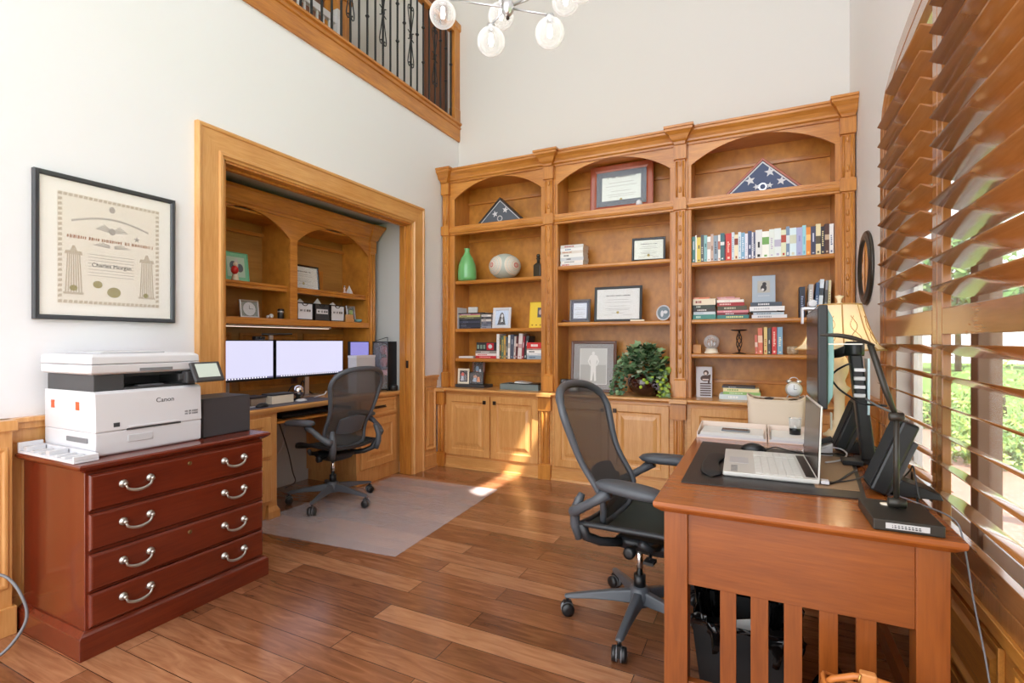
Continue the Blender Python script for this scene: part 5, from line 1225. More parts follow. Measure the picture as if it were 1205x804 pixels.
# cable down right side
cord('grey cable hanging from the desk edge down past the wainscot', [(.40, 2.02, DZ+.010), (.45, 1.93, DZ+.010), (.488, 1.84, DZ+.008), (.50, 1.80, DZ-.03), (.515, 1.77, .55), (.53, 1.73, .40), (.545, 1.70, .2), (.55, 1.68, .01)], .0025, midgrey)
cord('dark charger cord lying on the desk behind the lamp base', [(.45, 2.15, T+.006), (.452, 2.05, T+.01), (.44, 1.96, T+.006), (.45, 1.90, T+.005)], .003, black)
cord('looped grey cord between the near speaker and the shutters', [(.44, 2.22, T+.006), (.463, 2.18, T+.06), (.46, 2.12, T+.09), (.455, 2.06, T+.05), (.455, 2.02, T+.006)], .0025, charc)
# waste bin
bn = thing('waste_bin', 'black rectangular waste bin under the desk, seen through the end slats', 'bin', (-.05, 1.95, 0))
def bb(k, z): return (-.045-.165*k, -.045+.165*k, 1.965-.135*k, 1.965+.135*k)
m = MB(); m.stack([(.0005,)+bb(.80, 0), (.29,)+bb(1, 0)], cap=False); m.add([(-.177, 1.857, .0005), (.087, 1.857, .0005), (.087, 2.073, .0005), (-.177, 2.073, .0005)], [(0, 1, 2, 3)])
m.build('tub', pm('bin_black', (36, 37, 38), .4), bn, solid=.004)
m = MB(); z = .293
m.tube([(-.21, 1.83, z), (.12, 1.83, z), (.12, 2.10, z), (-.21, 2.10, z)], .009, 6, closed=True); m.build('rim', blackg, bn)
lin_ = MB()
def lf(u, v):
    a = 2*PI*u; k = 1.04-.12*v; f = lambda q: math.copysign(abs(q)**.35, q)
    w_ = .008*math.sin(13*a)+.006*math.sin(29*a+v*4)
    return (-.045+(.165*k+w_)*f(math.cos(a)), 1.965+(.135*k+w_)*f(math.sin(a)), .305-.11*v+.02*math.sin(5*a)*(1-v)+(.05*max(0, math.cos(a-2.6))**4)*(1-v))
lin_.grid(lf, 90, 6, closeu=True); lin_.build('bin_liner', pm('bag_gloss', (16, 17, 18), .12), bn, solid=.001)
pp = thing('paper_sheet', 'white sheet of paper sticking out of the waste bin', 'paper', (-.06, 1.92, .2))
MB().prism([(-.13, .15), (.0, .12), (.02, .20), (-.03, .305), (-.10, .285)], 1.90, 1.903, 'y').build('sheet', paper, pp)
lb_ = thing('rubbish_bag', 'knotted glossy black plastic bag slumped beside the waste bin', 'bag', (.16, 1.90, 0))
m = MB()
def gb(u, v):
    a = 2*PI*u; r = .075*math.sin(PI*min(v*1.0+.12, 1)**.8)*(1+.12*math.sin(7*a+9*v))+.012*math.sin(17*a)*(v > .2); z = .0006+.27*v
    return (.205+.8*max(r, .008)*math.cos(a), 1.88+.8*max(r, .008)*math.sin(a), z)
m.grid(gb, 50, 20, closeu=True); m.build('body', pm('bag_gloss'), lb_)
# leather bag in front of the desk
hb_ = thing('leather_bag', 'tan leather bag with open top and buckled strap, standing in front of the desk slats', 'bag', (.23, 1.56, 0))
tan = pm('tan_leather', (196, 120, 56), .4)
def hbf(u, v):
    a = 2*PI*u; f = lambda q: math.copysign(abs(q)**.6, q); k = 1-.10*v+.1*math.sin(PI*v)
    return (.262+.125*k*f(math.cos(a)), 1.565+.062*k*f(math.sin(a)), .0006+(.345+.014*math.cos(a*2))*v)
m = MB(); m.grid(hbf, 40, 12, closeu=True); m.add([hbf(i/40, 0) for i in range(40)], [tuple(range(40))]); m.build('body', tan, hb_, solid=.005)
MB().tube([hbf(i/40, 1) for i in range(40)], .006, 6, closed=True).build('rim', tan, hb_)
m = MB(); m.box(.17, .36, 1.53, 1.60, .30, .335); m.build('patterned_lining', pm('lining', (60, 34, 34), .8), hb_)
MB().tube([(.150, 1.56, .345), (.17, 1.55, .372), (.215, 1.545, .395), (.25, 1.545, .398), (.29, 1.545, .392), (.345, 1.55, .375), (.375, 1.56, .35)], .0085, 8).build('handle', tan, hb_)
MB().box(.226, .262, 1.532, 1.556, .378, .412).build('strap_loop', pm('tan_light', (214, 146, 84), .45), hb_, bevel=.004)
MB().tube([(.228+.0, 1.530, .382), (.222, 1.530, .395), (.226, 1.530, .41)], .0025, 6).build('ring', pm('brass', (196, 160, 90), .3, metal=.9), hb_)
MB().box(.266, .282, 1.534, 1.552, .370, .392).build('red_tag', pm('red_cloth', (150, 36, 44), .7), hb_, bevel=.002)
# round mirror on right wall
mr = thing('wall_mirror', 'round dark bronze framed mirror hanging on the wall beside the shutters', 'mirror', (XR, 3.95, 1.725))
MB().lathe([(.178, -.012), (.180, -.022), (.19, -.027), (.203, -.024), (.210, -.019), (.224, -.022), (.236, -.016), (.24, -.004), (.235, -.0005)], (XR, 3.95, 1.725), 48, 'x').build('frame', pm('mirror_bronze', (58, 50, 42), .3, metal=.3), mr)
MB().lathe([(.001, -.014), (.180, -.014)], (XR, 3.95, 1.725), 48, 'x').build('mirror_glass', pm('mirror_silver', (235, 235, 235), .03, metal=1), mr)
# chandelier
ch = thing('chandelier', 'silver sputnik chandelier with clear ribbed glass globes hanging over the room', 'chandelier', (-1.21, 2.41, 3.03))
hubc = (-1.21, 2.41, 3.03)
MB().lathe([(.012, -.045), (.02, -.035), (.032, -.02), (.036, 0), (.032, .02), (.02, .04), (.012, .05)], hubc, 18).build('hub', silver, ch)
MB().ball((-1.21, 2.41, 2.975), .010, 8).build('finial', bronze, ch)
MB().tube([hubc, (-1.21, 2.41, ZC-.02)], .009, 10).build('stem', silver, ch); MB().lathe([(.07, -.03), (.075, -.01), (.075, 0)], (-1.21, 2.41, ZC-.001), 20).build('canopy', silver, ch)
gm_ = see_through('ribbed_globe_glass', (246, 246, 248), .05, .05, grid=3.5, gloss=.30)
glb = [(-1.624, 2.41, 3.113), (-1.311, 2.41, 2.876), (-.969, 2.41, 2.83), (-1.36, 2.62, 3.15), (-.96, 2.62, 3.12), (-.80, 2.41, 3.02), (-1.1, 2.12, 3.30), (-1.4, 2.2, 3.34)]
for g_ in glb:
    g_ = Vector(g_); h_ = Vector(hubc); d_ = g_-h_; n_ = d_.normalized(); cap = Vector((g_.x, g_.y, g_.z+.075))
    side = h_+Vector((d_.x, d_.y, 0))*.98+Vector((0, 0, max(d_.z+.085, -.02)))
    a = MB().tube([tuple(h_), tuple(cap+Vector((0, 0, .018)))], .0055, 8).build('arm', silver, ch)
    MB().lathe([(.012, .022), (.022, .016), (.024, 0), (.020, -.012)], tuple(cap), 14).build('socket', silver, a)
    o_ = MB().ball((0, 0, 0), .075, 40).build('globe', gm_, a, world=False); o_.location = g_-h_
    o_ = MB().lathe([(.001, -.034), (.010, -.030), (.014, -.012), (.011, .016), (.009, .03)], (0, 0, 0), 14).build('bulb', pm('bulb_glow', (255, 255, 255), emis=(255, 248, 236), est=5), a, world=False); o_.location = g_-h_+Vector((0, 0, .01))
# ------------------------------------------------------------------ things in the bookcase
ORD = ['first', 'second', 'third', 'fourth', 'fifth', 'sixth', 'seventh', 'eighth', 'ninth', 'tenth', 'eleventh', 'twelfth', 'thirteenth', 'fourteenth', 'fifteenth', 'sixteenth', 'seventeenth', 'eighteenth', 'nineteenth', 'twentieth']
rb = random.Random(11)
def book_mb(w, d, h, band=True, T=ident):   # spine toward -y, standing, local origin bottom centre front
    m = MB(T); c = .003 if w > .012 else .0015
    m.m = 0; m.box(-w/2, w/2, 0, .003, 0, h); m.box(-w/2, -w/2+c, .003, d, 0, h); m.box(w/2-c, w/2, .003, d, 0, h)
    m.m = 1; m.box(-w/2+c, w/2-c, .003, d-.004, .003, h-.003)
    if band:
        m.m = 2; k = rb.random(); a_ = rb.uniform(.35, .6); b_ = a_+rb.uniform(.12, .34)
        if k < .4:
            for q in range(rb.randint(4, 8)): z_ = h*(.3+.07*q); m.box(-w*.2, w*(rb.uniform(.02, .25)), -.0006, 0, z_, z_+h*.045)
        elif k < .75: m.box(-w*.14, w*.16, -.0006, 0, h*a_, h*b_)
        else: m.box(-w/2, w/2, -.0006, 0, h*a_, h*b_)
        m.box(-w*.2, w*.2, -.0006, 0, h*.06, h*rb.uniform(.09, .16))
    return m
def cm(rgb): return pm('cover_%d_%d_%d' % rgb, rgb, .5)
def stand_book(x, y, z, w, d, h, rgb, band, label, group, lean=0):
    def T(a, b, c): return (a*math.cos(lean)+c*math.sin(lean), b, c*math.cos(lean)-a*math.sin(lean)+abs(math.sin(lean))*w/2+.0005)
    o = book_mb(w, d, h, True, T).build('book', [cm(rgb), paper, cm(band)], None); o.location = (x, y, z)
    return tag(o, label, 'book', group)
def flat_book(x, y, z, w, d, th, rgb, band, label, group, rz=0):
    m = MB(); c = min(.002, th*.2); m.m = 0; m.box(-w/2, w/2, 0, .003, 0, th); m.box(-w/2, w/2, .003, d, 0, c); m.box(-w/2, w/2, .003, d, th-c, th); m.m = 1; m.box(-w/2+.003, w/2-.003, .003, d-.003, c, th-c)
    m.m = 2; nn_ = rb.randint(4, 9); x_ = -w*rb.uniform(.2, .42)
    for q in range(nn_): l_ = w*rb.uniform(.02, .06); m.box(x_, x_+l_, -.0006, 0, th*.3, th*.7); x_ += l_+w*.015
    o = m.build('book', [cm(rgb), paper, cm(band)], None); o.location = (x, y, z+.0005); o.rotation_euler[2] = rz
    return tag(o, label, 'book', group)
def flat_stack(x0, y, z, items, base, group, d=.16, names=None):
    # items bottom->top: (x0off, w, th, rgb, band, colour word)
    n = len(items)
    for i, (xo, w, th, rgb, band, cw) in enumerate(items):
        pos = 'bottom' if i == 0 else ('top' if i == n-1 else ['', 'second', 'third', 'fourth', 'fifth', 'sixth', 'seventh', 'eighth'][i]+' from the bottom')
        flat_book(x0+xo+w/2, y, z, w, d, th, rgb, band, '%s book lying %s of %s' % (cw, pos, base), group, random.uniform(-.015, .015)); z += th+.0008
    return z
# long row
row = [((84, 140, 140), (220, 226, 240), 4, 'teal and pale blue'), ((240, 238, 232), (220, 220, 214), 2, 'thin white'), ((232, 208, 96), (90, 80, 60), 5, 'yellow'), ((88, 92, 96), (200, 196, 180), 4, 'dark grey'), ((140, 186, 190), (60, 90, 96), 4, 'light teal'), ((244, 242, 240), (190, 170, 160), 4.5, 'white'), ((206, 176, 160), (90, 60, 50), 3.5, 'dusty pink'), ((150, 164, 178), (70, 74, 80), 5.5, 'grey blue'), ((246, 240, 232), (200, 120, 100), 3, 'thin cream'), ((66, 110, 116), (230, 232, 230), 5, 'dark teal'), ((104, 36, 60), (60, 20, 36), 1.6, 'thin maroon'), ((214, 60, 50), (245, 200, 180), 7, 'bright red'), ((216, 228, 238), (150, 170, 190), 3.4, 'pale blue'), ((240, 224, 190), (140, 60, 40), 4.6, 'cream'), ((220, 232, 240), (120, 150, 180), 3.5, 'icy white'), ((132, 176, 206), (240, 244, 248), 4.4, 'sky blue'), ((236, 234, 246), (200, 200, 220), 3.6, 'lilac white'), ((74, 84, 120), (230, 232, 240), 4.6, 'slate blue'), ((240, 240, 244), (120, 130, 160), 1.8, 'very thin white'), ((86, 92, 124), (220, 224, 236), 2.4, 'narrow slate'), ((232, 232, 230), (30, 30, 34), 7.8, 'pale grey with black mark'), ((246, 246, 238), (120, 170, 90), 8, 'white with green mark'), ((228, 236, 228), (200, 190, 210), 6, 'pale mint'), ((232, 240, 238), (190, 186, 206), 7.5, 'broad pale'), ((226, 230, 196), (180, 70, 50), 5.6, 'pale olive'), ((128, 150, 178), (230, 236, 240), 4, 'dusty blue'), ((222, 240, 244), (210, 214, 190), 7.4, 'broad icy blue'), ((176, 180, 216), (150, 150, 200), 6.4, 'lavender'), ((160, 216, 226), (120, 180, 200), 4, 'light cyan'), ((236, 146, 56), (250, 200, 120), 5, 'orange'), ((64, 66, 92), (206, 208, 226), 5.4, 'navy'), ((240, 226, 180), (90, 80, 60), 5.3, 'ivory'), ((50, 44, 56), (220, 204, 150), 4.2, 'black'), ((84, 52, 44), (206, 180, 150), 4.8, 'dark brown'), ((240, 240, 238), (90, 100, 140), 4.4, 'end white')]
tot = sum(r[2] for r in row); x = -.508; W = .994; zt = 1.900
for i, (rgb, band, w, cw) in enumerate(row):
    bw = w/tot*W; h = .215+.020*math.sin(i*2.3)*.5+.006*(i > 20)+random.uniform(-.004, .004)
    pos = 'leftmost' if i == 0 else ('rightmost' if i == len(row)-1 else (ORD[i]+' from the left' if i < 18 else ORD[len(row)-1-i]+' from the right'))
    stand_book(x+bw/2, 4.405+random.uniform(0, .012), zt, bw-.0006, .16, h, rgb, band, '%s upright book in the long top row, %s' % (cw, pos), 'books in the long top row of the right bay'); x += bw
G = 'stacked books on the middle shelf of the right bay'
flat_stack(-.505, 4.43, 1.431, [(0.0, .178, .040, (70, 140, 130), (190, 220, 210), 'teal green'), (-.0+.005, .17, .022, (206, 216, 222), (170, 190, 200), 'pale grey blue'), (0, .175, .026, (60, 56, 52), (222, 216, 206), 'brown and white'), (0, .172, .028, (56, 66, 56), (200, 206, 196), 'dark green'), (0, .176, .050, (236, 222, 196), (150, 60, 50), 'thick cream'), (.0, .13, .012, (226, 130, 90), (240, 200, 180), 'thin orange')], 'the far left middle-shelf stack', G)
flat_stack(-.318, 4.43, 1.431, [(0, .235, .032, (60, 128, 124), (214, 222, 150), 'teal'), (.0, .225, .018, (126, 32, 48), (240, 230, 230), 'maroon'), (.0, .232, .018, (222, 142, 150), (240, 200, 206), 'pink'), (.005, .215, .034, (84, 78, 56), (190, 184, 160), 'dark olive'), (.002, .20, .028, (170, 44, 46), (240, 200, 190), 'red'), (-.002, .20, .022, (244, 236, 224), (220, 210, 196), 'ivory'), (.01, .16, .012, (232, 176, 172), (240, 220, 216), 'light pink'), (0, .13, .010, (206, 140, 140), (230, 200, 200), 'thin rose')], 'the middle stack with the red volume', G)
zt3 = flat_stack(-.072, 4.43, 1.431, [(.01, .245, .028, (226, 226, 228), (150, 156, 166), 'white'), (.02, .215, .018, (190, 206, 216), (90, 100, 110), 'pale blue'), (-.0, .19, .010, (60, 62, 70), (90, 92, 100), 'thin dark'), (-.006, .245, .036, (240, 240, 240), (200, 200, 206), 'broad white'), (0, .22, .032, (72, 80, 92), (220, 222, 226), 'slate')], 'the stack under the grey card', G)
def catart(s, T, w, h, fw):
    m = MB(); m.m = 0; poly(m, T, [(-w*.27, h*.36), (w*.27, h*.36), (w*.27, h*.80), (-w*.27, h*.80)], .0008); m.m = 1; disc(m, T, .0, h*.53, w*.13, h*.13, .0018); disc(m, T, w*.03, h*.68, w*.09, h*.07, .0018); m.m = 2; disc(m, T, -w*.04, h*.47, w*.06, h*.05, .0026)
    m.m = 2; poly(m, T, [(-w*.25, h*.24), (w*.25, h*.24), (w*.25, h*.255), (-w*.25, h*.255)], .0008)
    m.build('picture', [pm('photo_grey', (186, 182, 172), .5), pm('photo_dark', (52, 46, 46), .5), paper], s, world=False)
frame('photo_card', 'grey photo card with dark animal picture standing on the right book stack', 'photo', (.022, 4.47, zt3), .165, .215, .003, pm('card_grey', (170, 182, 194), .4), catart, lean=.08, bg=pm('card_grey'), depth=.004, glass=False)
# right end leaning upright books
G = 'upright books at the right end of the middle shelf'
for i, (x, w, h, rgb, band, cw, ln) in enumerate([(.285, .036, .235, (44, 50, 66), (150, 160, 190), 'black', 0), (.336, .030, .250, (196, 190, 184), (240, 236, 230), 'pale grey rolled', .03), (.372, .022, .262, (64, 92, 130), (200, 214, 230), 'blue', .06), (.398, .026, .285, (222, 232, 238), (60, 70, 80), 'tall pale blue', .06), (.432, .016, .275, (150, 156, 160), (90, 90, 90), 'thin grey', .05), (.456, .016, .275, (226, 214, 170), (140, 120, 70), 'thin cream', .03)]):
    stand_book(x, 4.42, 1.431, w, .16, h, rgb, band, '%s upright book at the right end of middle shelf' % cw, G, ln)
# shelf 1.150 of the right bay
wk = thing('wood_block_ornament', 'small wooden block with a peg at the left end of the lower right shelf', 'ornament', (-.475, 4.45, 1.15)); MB().box(-.505, -.44, 4.43, 4.49, 1.1505, 1.225).build('block', BW('z'), wk, bevel=.003); MB().tube([(-.475, 4.46, 1.225), (-.475, 4.46, 1.262)], .005, 8).build('peg', HW('z'), wk)
sg = thing('snow_globe', 'small snow globe with silver figures on a cream base', 'snow globe', (-.36, 4.46, 1.15))
MB().lathe([(.055, 0), (.058, .008), (.050, .014), (.046, .035), (.050, .042)], (-.362, 4.47, 1.1505), 20).build('base', cream, sg)
MB().ball((-.362, 4.47, 1.245), .062, 20).build('globe', see_through('snowglobe_glass', (236, 236, 236), .18, .04, gloss=.3), sg)
for k, (dx, hh) in enumerate([(-.022, .05), (0, .07), (.022, .055)]): MB().lathe([(.012, 0), (.008, hh*.6), (.010, hh*.8), (.002, hh)], (-.362+dx, 4.47, 1.193), 8).build('tiny_tower', silver, sg)
cs = thing('candle_holder', 'dark twisted iron candle holder with flat round top', 'candle holder', (-.155, 4.46, 1.15))
MB().lathe([(.052, 0), (.052, .004), (.02, .010), (.008, .016)], (-.155, 4.47, 1.1505), 20).build('base', bronze, cs); MB().lathe([(.010, 0), (.050, .004), (.062, .010), (.062, .013), (.001, .013)], (-.155, 4.47, 1.333), 20).build('top_dish', bronze, cs)
for k in range(4):
    MB().tube([(-.155+.018*math.sin(PI*t/16)*1.2*math.cos(k*PI/2+t*.28), 4.47+.018*math.sin(PI*t/16)*1.2*math.sin(k*PI/2+t*.28), 1.164+.172*t/16) for t in range(17)], .004, 6).build('twisted_rod', bronze, cs)
G = 'upright books on the lower right shelf'
for i, (x, w, h, rgb, band, cw, ln) in enumerate([(-.028, .018, .150, (214, 110, 90), (240, 200, 180), 'short salmon', -.03), (.0, .032, .205, (222, 120, 92), (240, 200, 170), 'salmon red', -.02), (.035, .022, .212, (236, 204, 130), (200, 90, 60), 'yellow', 0), (.061, .022, .205, (84, 84, 80), (206, 204, 196), 'grey speckled', 0), (.096, .034, .210, (214, 66, 62), (246, 210, 190), 'red', 0), (.135, .036, .212, (136, 176, 200), (244, 240, 214), 'blue and white', 0)]):
    stand_book(x, 4.43, 1.15, w, .15, h, rgb, band, '%s upright book in the short row beside the iron candle holder' % cw, G, ln)
rg = tag(MB().lathe([(.032, 0), (.040, .012), (.040, .05), (.034, .062), (.030, .05), (.030, .012), (.001, .010)], (.222, 4.46, 1.1505), 20).build('glass_votive', see_through('votive_glass', (210, 190, 160), .35, .1, gloss=.3)), 'round glass votive right of the short book row', 'candle glass')
# counter right
def figart(s, T, w, h, fw):
    m = MB(); m.m = 0; disc(m, T, w*.12, h*.80, w*.17, h*.085, .0008); disc(m, T, w*.05, h*.62, w*.28, h*.10, .0008)
    poly(m, T, [(w*.2, h*.72), (w*.42, h*.75), (w*.34, h*.45), (w*.24, h*.42)], .0008)
    for k in range(6): poly(m, T, [(-w*.25, h*(.05+.075*k)), (w*.42, h*(.05+.075*k)), (w*.42, h*(.09+.075*k)), (-w*.25, h*(.09+.075*k))], .0008)
    m.m = 1; disc(m, T, w*.10, h*.775, w*.09, h*.05, .0016); m.m = 1; poly(m, T, [(-w*.1, h*.56), (w*.28, h*.56), (w*.28, h*.60), (-w*.1, h*.60)], .0018)
    m.build('drawing', [pm('drawing_brown', (88, 66, 60), .6), pm('drawing_pale', (226, 206, 196), .6)], s, world=False)
frame('art_print', 'tall pale print of a seated figure in stripes standing on the right worktop', 'picture', (-.42, 4.47, CT), .125, .255, .003, pm('print_edge', (214, 208, 206), .5), figart, lean=.08, bg=pm('print_bg', (206, 204, 208), .6), depth=.012, glass=False, rz=.15)
flat_stack(-.30, 4.40, CT, [(0, .30, .040, (206, 222, 226), (240, 244, 244), 'pale aqua'), (.03, .27, .022, (150, 196, 120), (220, 236, 200), 'green'), (.03, .26, .028, (236, 226, 176), (150, 180, 110), 'cream'), (.02, .24, .014, (70, 74, 78), (180, 184, 190), 'dark grey')], 'the right worktop pile', 'books piled on the right worktop', d=.2)
# ---- middle bay
G = 'white books stacked on the upper middle shelf'
flat_stack(-1.672, 4.42, 1.945, [(0, .22, .026, (226, 226, 224), (190, 60, 60), 'white'), (.005, .215, .022, (236, 232, 226), (120, 130, 140), 'off-white'), (.0, .225, .030, (206, 210, 214), (60, 64, 70), 'grey white'), (.0, .22, .034, (238, 238, 234), (70, 74, 78), 'white with dark print'), (.004, .215, .024, (222, 214, 204), (180, 120, 90), 'beige'), (.0, .22, .026, (240, 240, 238), (90, 130, 170), 'bright white'), (.003, .22, .028, (214, 212, 206), (170, 60, 50), 'pale')], 'the upper middle shelf stack', G)
frame('framed_diploma', 'black framed certificate leaning on the upper middle shelf', 'picture frame', (-.875, 4.47, 1.945), .285, .215, .020, blackg, diploma('Award', big=.018), lean=.16, rz=.12, bg=pm('cert_paper', (232, 236, 226), .6))
frame('framed_diploma', 'larger black framed certificate in the centre of the middle bay', 'picture frame', (-1.147, 4.47, 1.426), .43, .318, .022, black, diploma('State of Texas', big=.020), lean=.08, bg=paper)
frame('framed_photo', 'small pewter frame with pale print left of the large certificate', 'picture frame', (-1.49, 4.44, 1.426), .195, .21, .016, pm('pewter', (110, 106, 104), .35, metal=.4), diploma('', big=.01, seal=False), lean=.10, rz=.0, mat_w=.018, matc=pm('mat_navy', (58, 66, 92), .6), bg=pm('pale_print', (224, 230, 240), .6))
tag(MB().box(-1.02, -.90, 4.41, 4.425, 1.4265, 1.440).build('name_plate', cream, bevel=.001), 'small cream strip leaning at the foot of the large certificate', 'plate')
ca = tag(MB().tube([(-1.665, 4.44, 1.433), (-1.64, 4.42, 1.445), (-1.61, 4.44, 1.435), (-1.58, 4.43, 1.440)], [.006, .014, .010, .005], 8).build('toy_car', pm('toy_brown', (84, 44, 34), .4)), 'tiny dark ornament at the left end of the middle shelf', 'ornament')
ov = thing('oval_portrait', 'small white oval picture stand at the right end of the middle shelf', 'picture frame', (-.747, 4.45, 1.426))
def OT(u, d, v): return (-.747+u, 4.455-d+v*.15, 1.4275+v)
m = MB(); ring = [OT(.055*math.cos(a), 0, .068+.062*math.sin(a)) for a in [k*2*PI/28 for k in range(28)]]; m.tube(ring, .0065, 8, closed=True); m.build('rim', white, ov)
m = MB(); disc(m, OT, 0, .068, .052, .058, -.002, 24); m.build('picture', pm('oval_grey', (112, 128, 138), .5), ov)
m = MB(); disc(m, OT, -.012, .062, .012, .028, .001); disc(m, OT, .016, .075, .018, .014, .001); m.build('pale_figure', white, ov)
def ballart(s, T, w, h, fw):
    m = MB(); iw = w*.60; m.m = 0; poly(m, T, [(-iw/2, h*.15), (iw/2, h*.15), (iw/2, h*.85), (-iw/2, h*.85)], .0016)
    m.m = 1; poly(m, T, [(-iw/2+.006, h*.16), (iw/2-.006, h*.16), (iw/2-.006, h*.53), (-iw/2+.006, h*.53)], .0024); m.m = 2; poly(m, T, [(-iw/2+.006, h*.53), (iw/2-.006, h*.53), (iw/2-.006, h*.84), (-iw/2+.006, h*.84)], .0024)
    m.m = 0; disc(m, T, 0, h*.755, .014, .017, .0034)      # pale standing figure
    poly(m, T, [(-.035, h*.70), (-.02, h*.725), (.02, h*.725), (.04, h*.70), (.028, h*.55), (.026, h*.45), (-.022, h*.45), (-.024, h*.56)], .0036)
    poly(m, T, [(-.022, h*.46), (.026, h*.46), (.030, h*.22), (.012, h*.21), (.004, h*.40), (-.008, h*.22), (-.026, h*.22)], .0036)
    poly(m, T, [(-.034, h*.70), (-.052, h*.60), (-.030, h*.50), (-.024, h*.52), (-.040, h*.60), (-.022, h*.66)], .0036); poly(m, T, [(.038, h*.70), (.056, h*.60), (.034, h*.50), (.028, h*.52), (.044, h*.60), (.026, h*.66)], .0036)
    m.build('photo', [pm('sepia_white', (230, 230, 226), .5), pm('sepia_grey', (178, 178, 174), .5), pm('sepia_mid', (200, 200, 196), .5)], s, world=False)
frame('framed_photo', 'large brown framed black and white photo of a standing player, behind the near chair', 'picture frame', (-1.385, 4.50, CT), .43, .47, .026, wood('walnut_frame', (70, 36, 22), (100, 56, 34), 'z'), ballart, lean=.07, bg=pm('mat_taupe', (150, 146, 144), .7))
def redart(s, T, w, h, fw):
    m = MB(); m.m = 0; poly(m, T, [(-w*.42, h*.1), (-w*.02, h*.1), (-w*.02, h*.5), (-w*.42, h*.5)], .001); m.m = 1; disc(m, T, -w*.22, h*.66, w*.15, h*.16, .001); disc(m, T, w*.2, h*.62, w*.15, h*.2, .001); m.m = 2; poly(m, T, [(w*.05, h*.1), (w*.4, h*.1), (w*.36, h*.42), (w*.08, h*.42)], .001)
    m.build('picture', [pm('photo_red', (190, 34, 50), .5), pm('photo_skin', (230, 200, 176), .5), pm('photo_white', (230, 230, 226), .5)], s, world=False)
frame('framed_photo', 'small dark frame with red and white photo at the left of the middle worktop', 'picture frame', (-1.585, 4.42, CT), .17, .115, .006, black, redart, lean=.1, bg=pm('photo_black', (34, 30, 32), .5))
# plaque with diploma, top middle
frame('framed_diploma', 'large diploma in grey mat and broad reddish wood frame, top of the middle bay', 'picture frame', (-1.13, 4.52, 2.42), .57, .435, .058, wood('rosewood', (142, 62, 34), (176, 88, 52), 'z'), diploma('Doctor of Laws', big=.026), lean=.06, mat_w=.05, matc=pm('mat_slate_grey', (92, 100, 112), .6), depth=.03, bg=pm('cert_paper2', (232, 238, 232), .6))
tag(MB().lathe([(.026, 0), (.028, .02), (.02, .045), (.002, .055)], (-.94, 4.40, 2.4205), 14).build('white_ornament', white), 'small white ornament in front of the right corner of the top diploma', 'ornament')
# flag cases
def flag_case(label, xc, y, z, w, h, blue, stars, woodm, rim):
    s = thing('flag_case', label, 'flag case', (xc, y, z), 0, 'folded flag cases on top of the bookcase')
    def ring(ins):  # triangle inset
        sl = math.atan2(h, w/2); k = ins
        return [(-w/2+k*(1/math.tan(sl/2)), k), (w/2-k*(1/math.tan(sl/2)), k), (0, h-k/math.cos(sl))]
    def P(p, d): return (p[0], -d, p[1]+.0006)
    m = MB(); lv = [(0, -.07), (0, .0), (.004, .004), (.016, .004), (.018, -.006)]; vs = []
    for i_, d in lv: vs += [P(p, d) for p in ring(i_)]
    fs = [(0, 2, 1)]
    for i in range(len(lv)-1):
        for k in range(3): fs.append((i*3+k, i*3+(k+1) % 3, i*3+3+(k+1) % 3, i*3+3+k))
    m.add(vs, fs); m.build('case', woodm, s, world=False)
    T = lambda u, d, v: (u, -d-.0, v+.0006)
    m = MB(); poly(m, T, ring(.017), -.012); o = m.build('field', blue, s, world=False)
    m = MB(); a, b = ring(.020), ring(.030 if rim else .027)
    for k in range(3): poly(m, T, [a[k], a[(k+1) % 3], b[(k+1) % 3], b[k]], -.008)
    m.build('white_border', white, s, world=False)
    m = MB()
    for (cx, cz, r, rt) in stars: poly(m, T, [((r if k % 2 == 0 else r*.42)*math.cos(PI/2+rt+k*PI/5)+cx, (r if k % 2 == 0 else r*.42)*math.sin(PI/2+rt+k*PI/5)+cz) for k in range(10)], -.007)
    m.build('stars', white, s, world=False)
    m = MB(); disc(m, T, 0, .055, .030, .030, -.005, 24); m.build('medallion', silver, s, world=False); m = MB(); disc(m, T, 0, .055, .020, .020, -.003, 20); m.build('medallion_centre', blue, s, world=False)
    return s
flag_case('dark triangular flag case with two white stars in the left bay', -2.33, 4.46, 2.42, .56, .265, pm('flag_grey', (84, 90, 100), .6), [(-.055, .105, .035, .2), (.06, .135, .035, -.2)], pm('case_black', (48, 40, 38), .35), False)
flag_case('wood triangular flag case with blue field and white stars in the right bay', .015, 4.46, 2.42, .60, .285, pm('flag_blue', (72, 84, 116), .6), [(-.09, .115, .040, .2), (.05, .165, .040, .1), (.13, .085, .036, -.2), (-.045, .06, .026, .3), (.05, .06, .026, -.1)], wood('rosewood', (142, 62, 34), (176, 88, 52), 'z'), True)
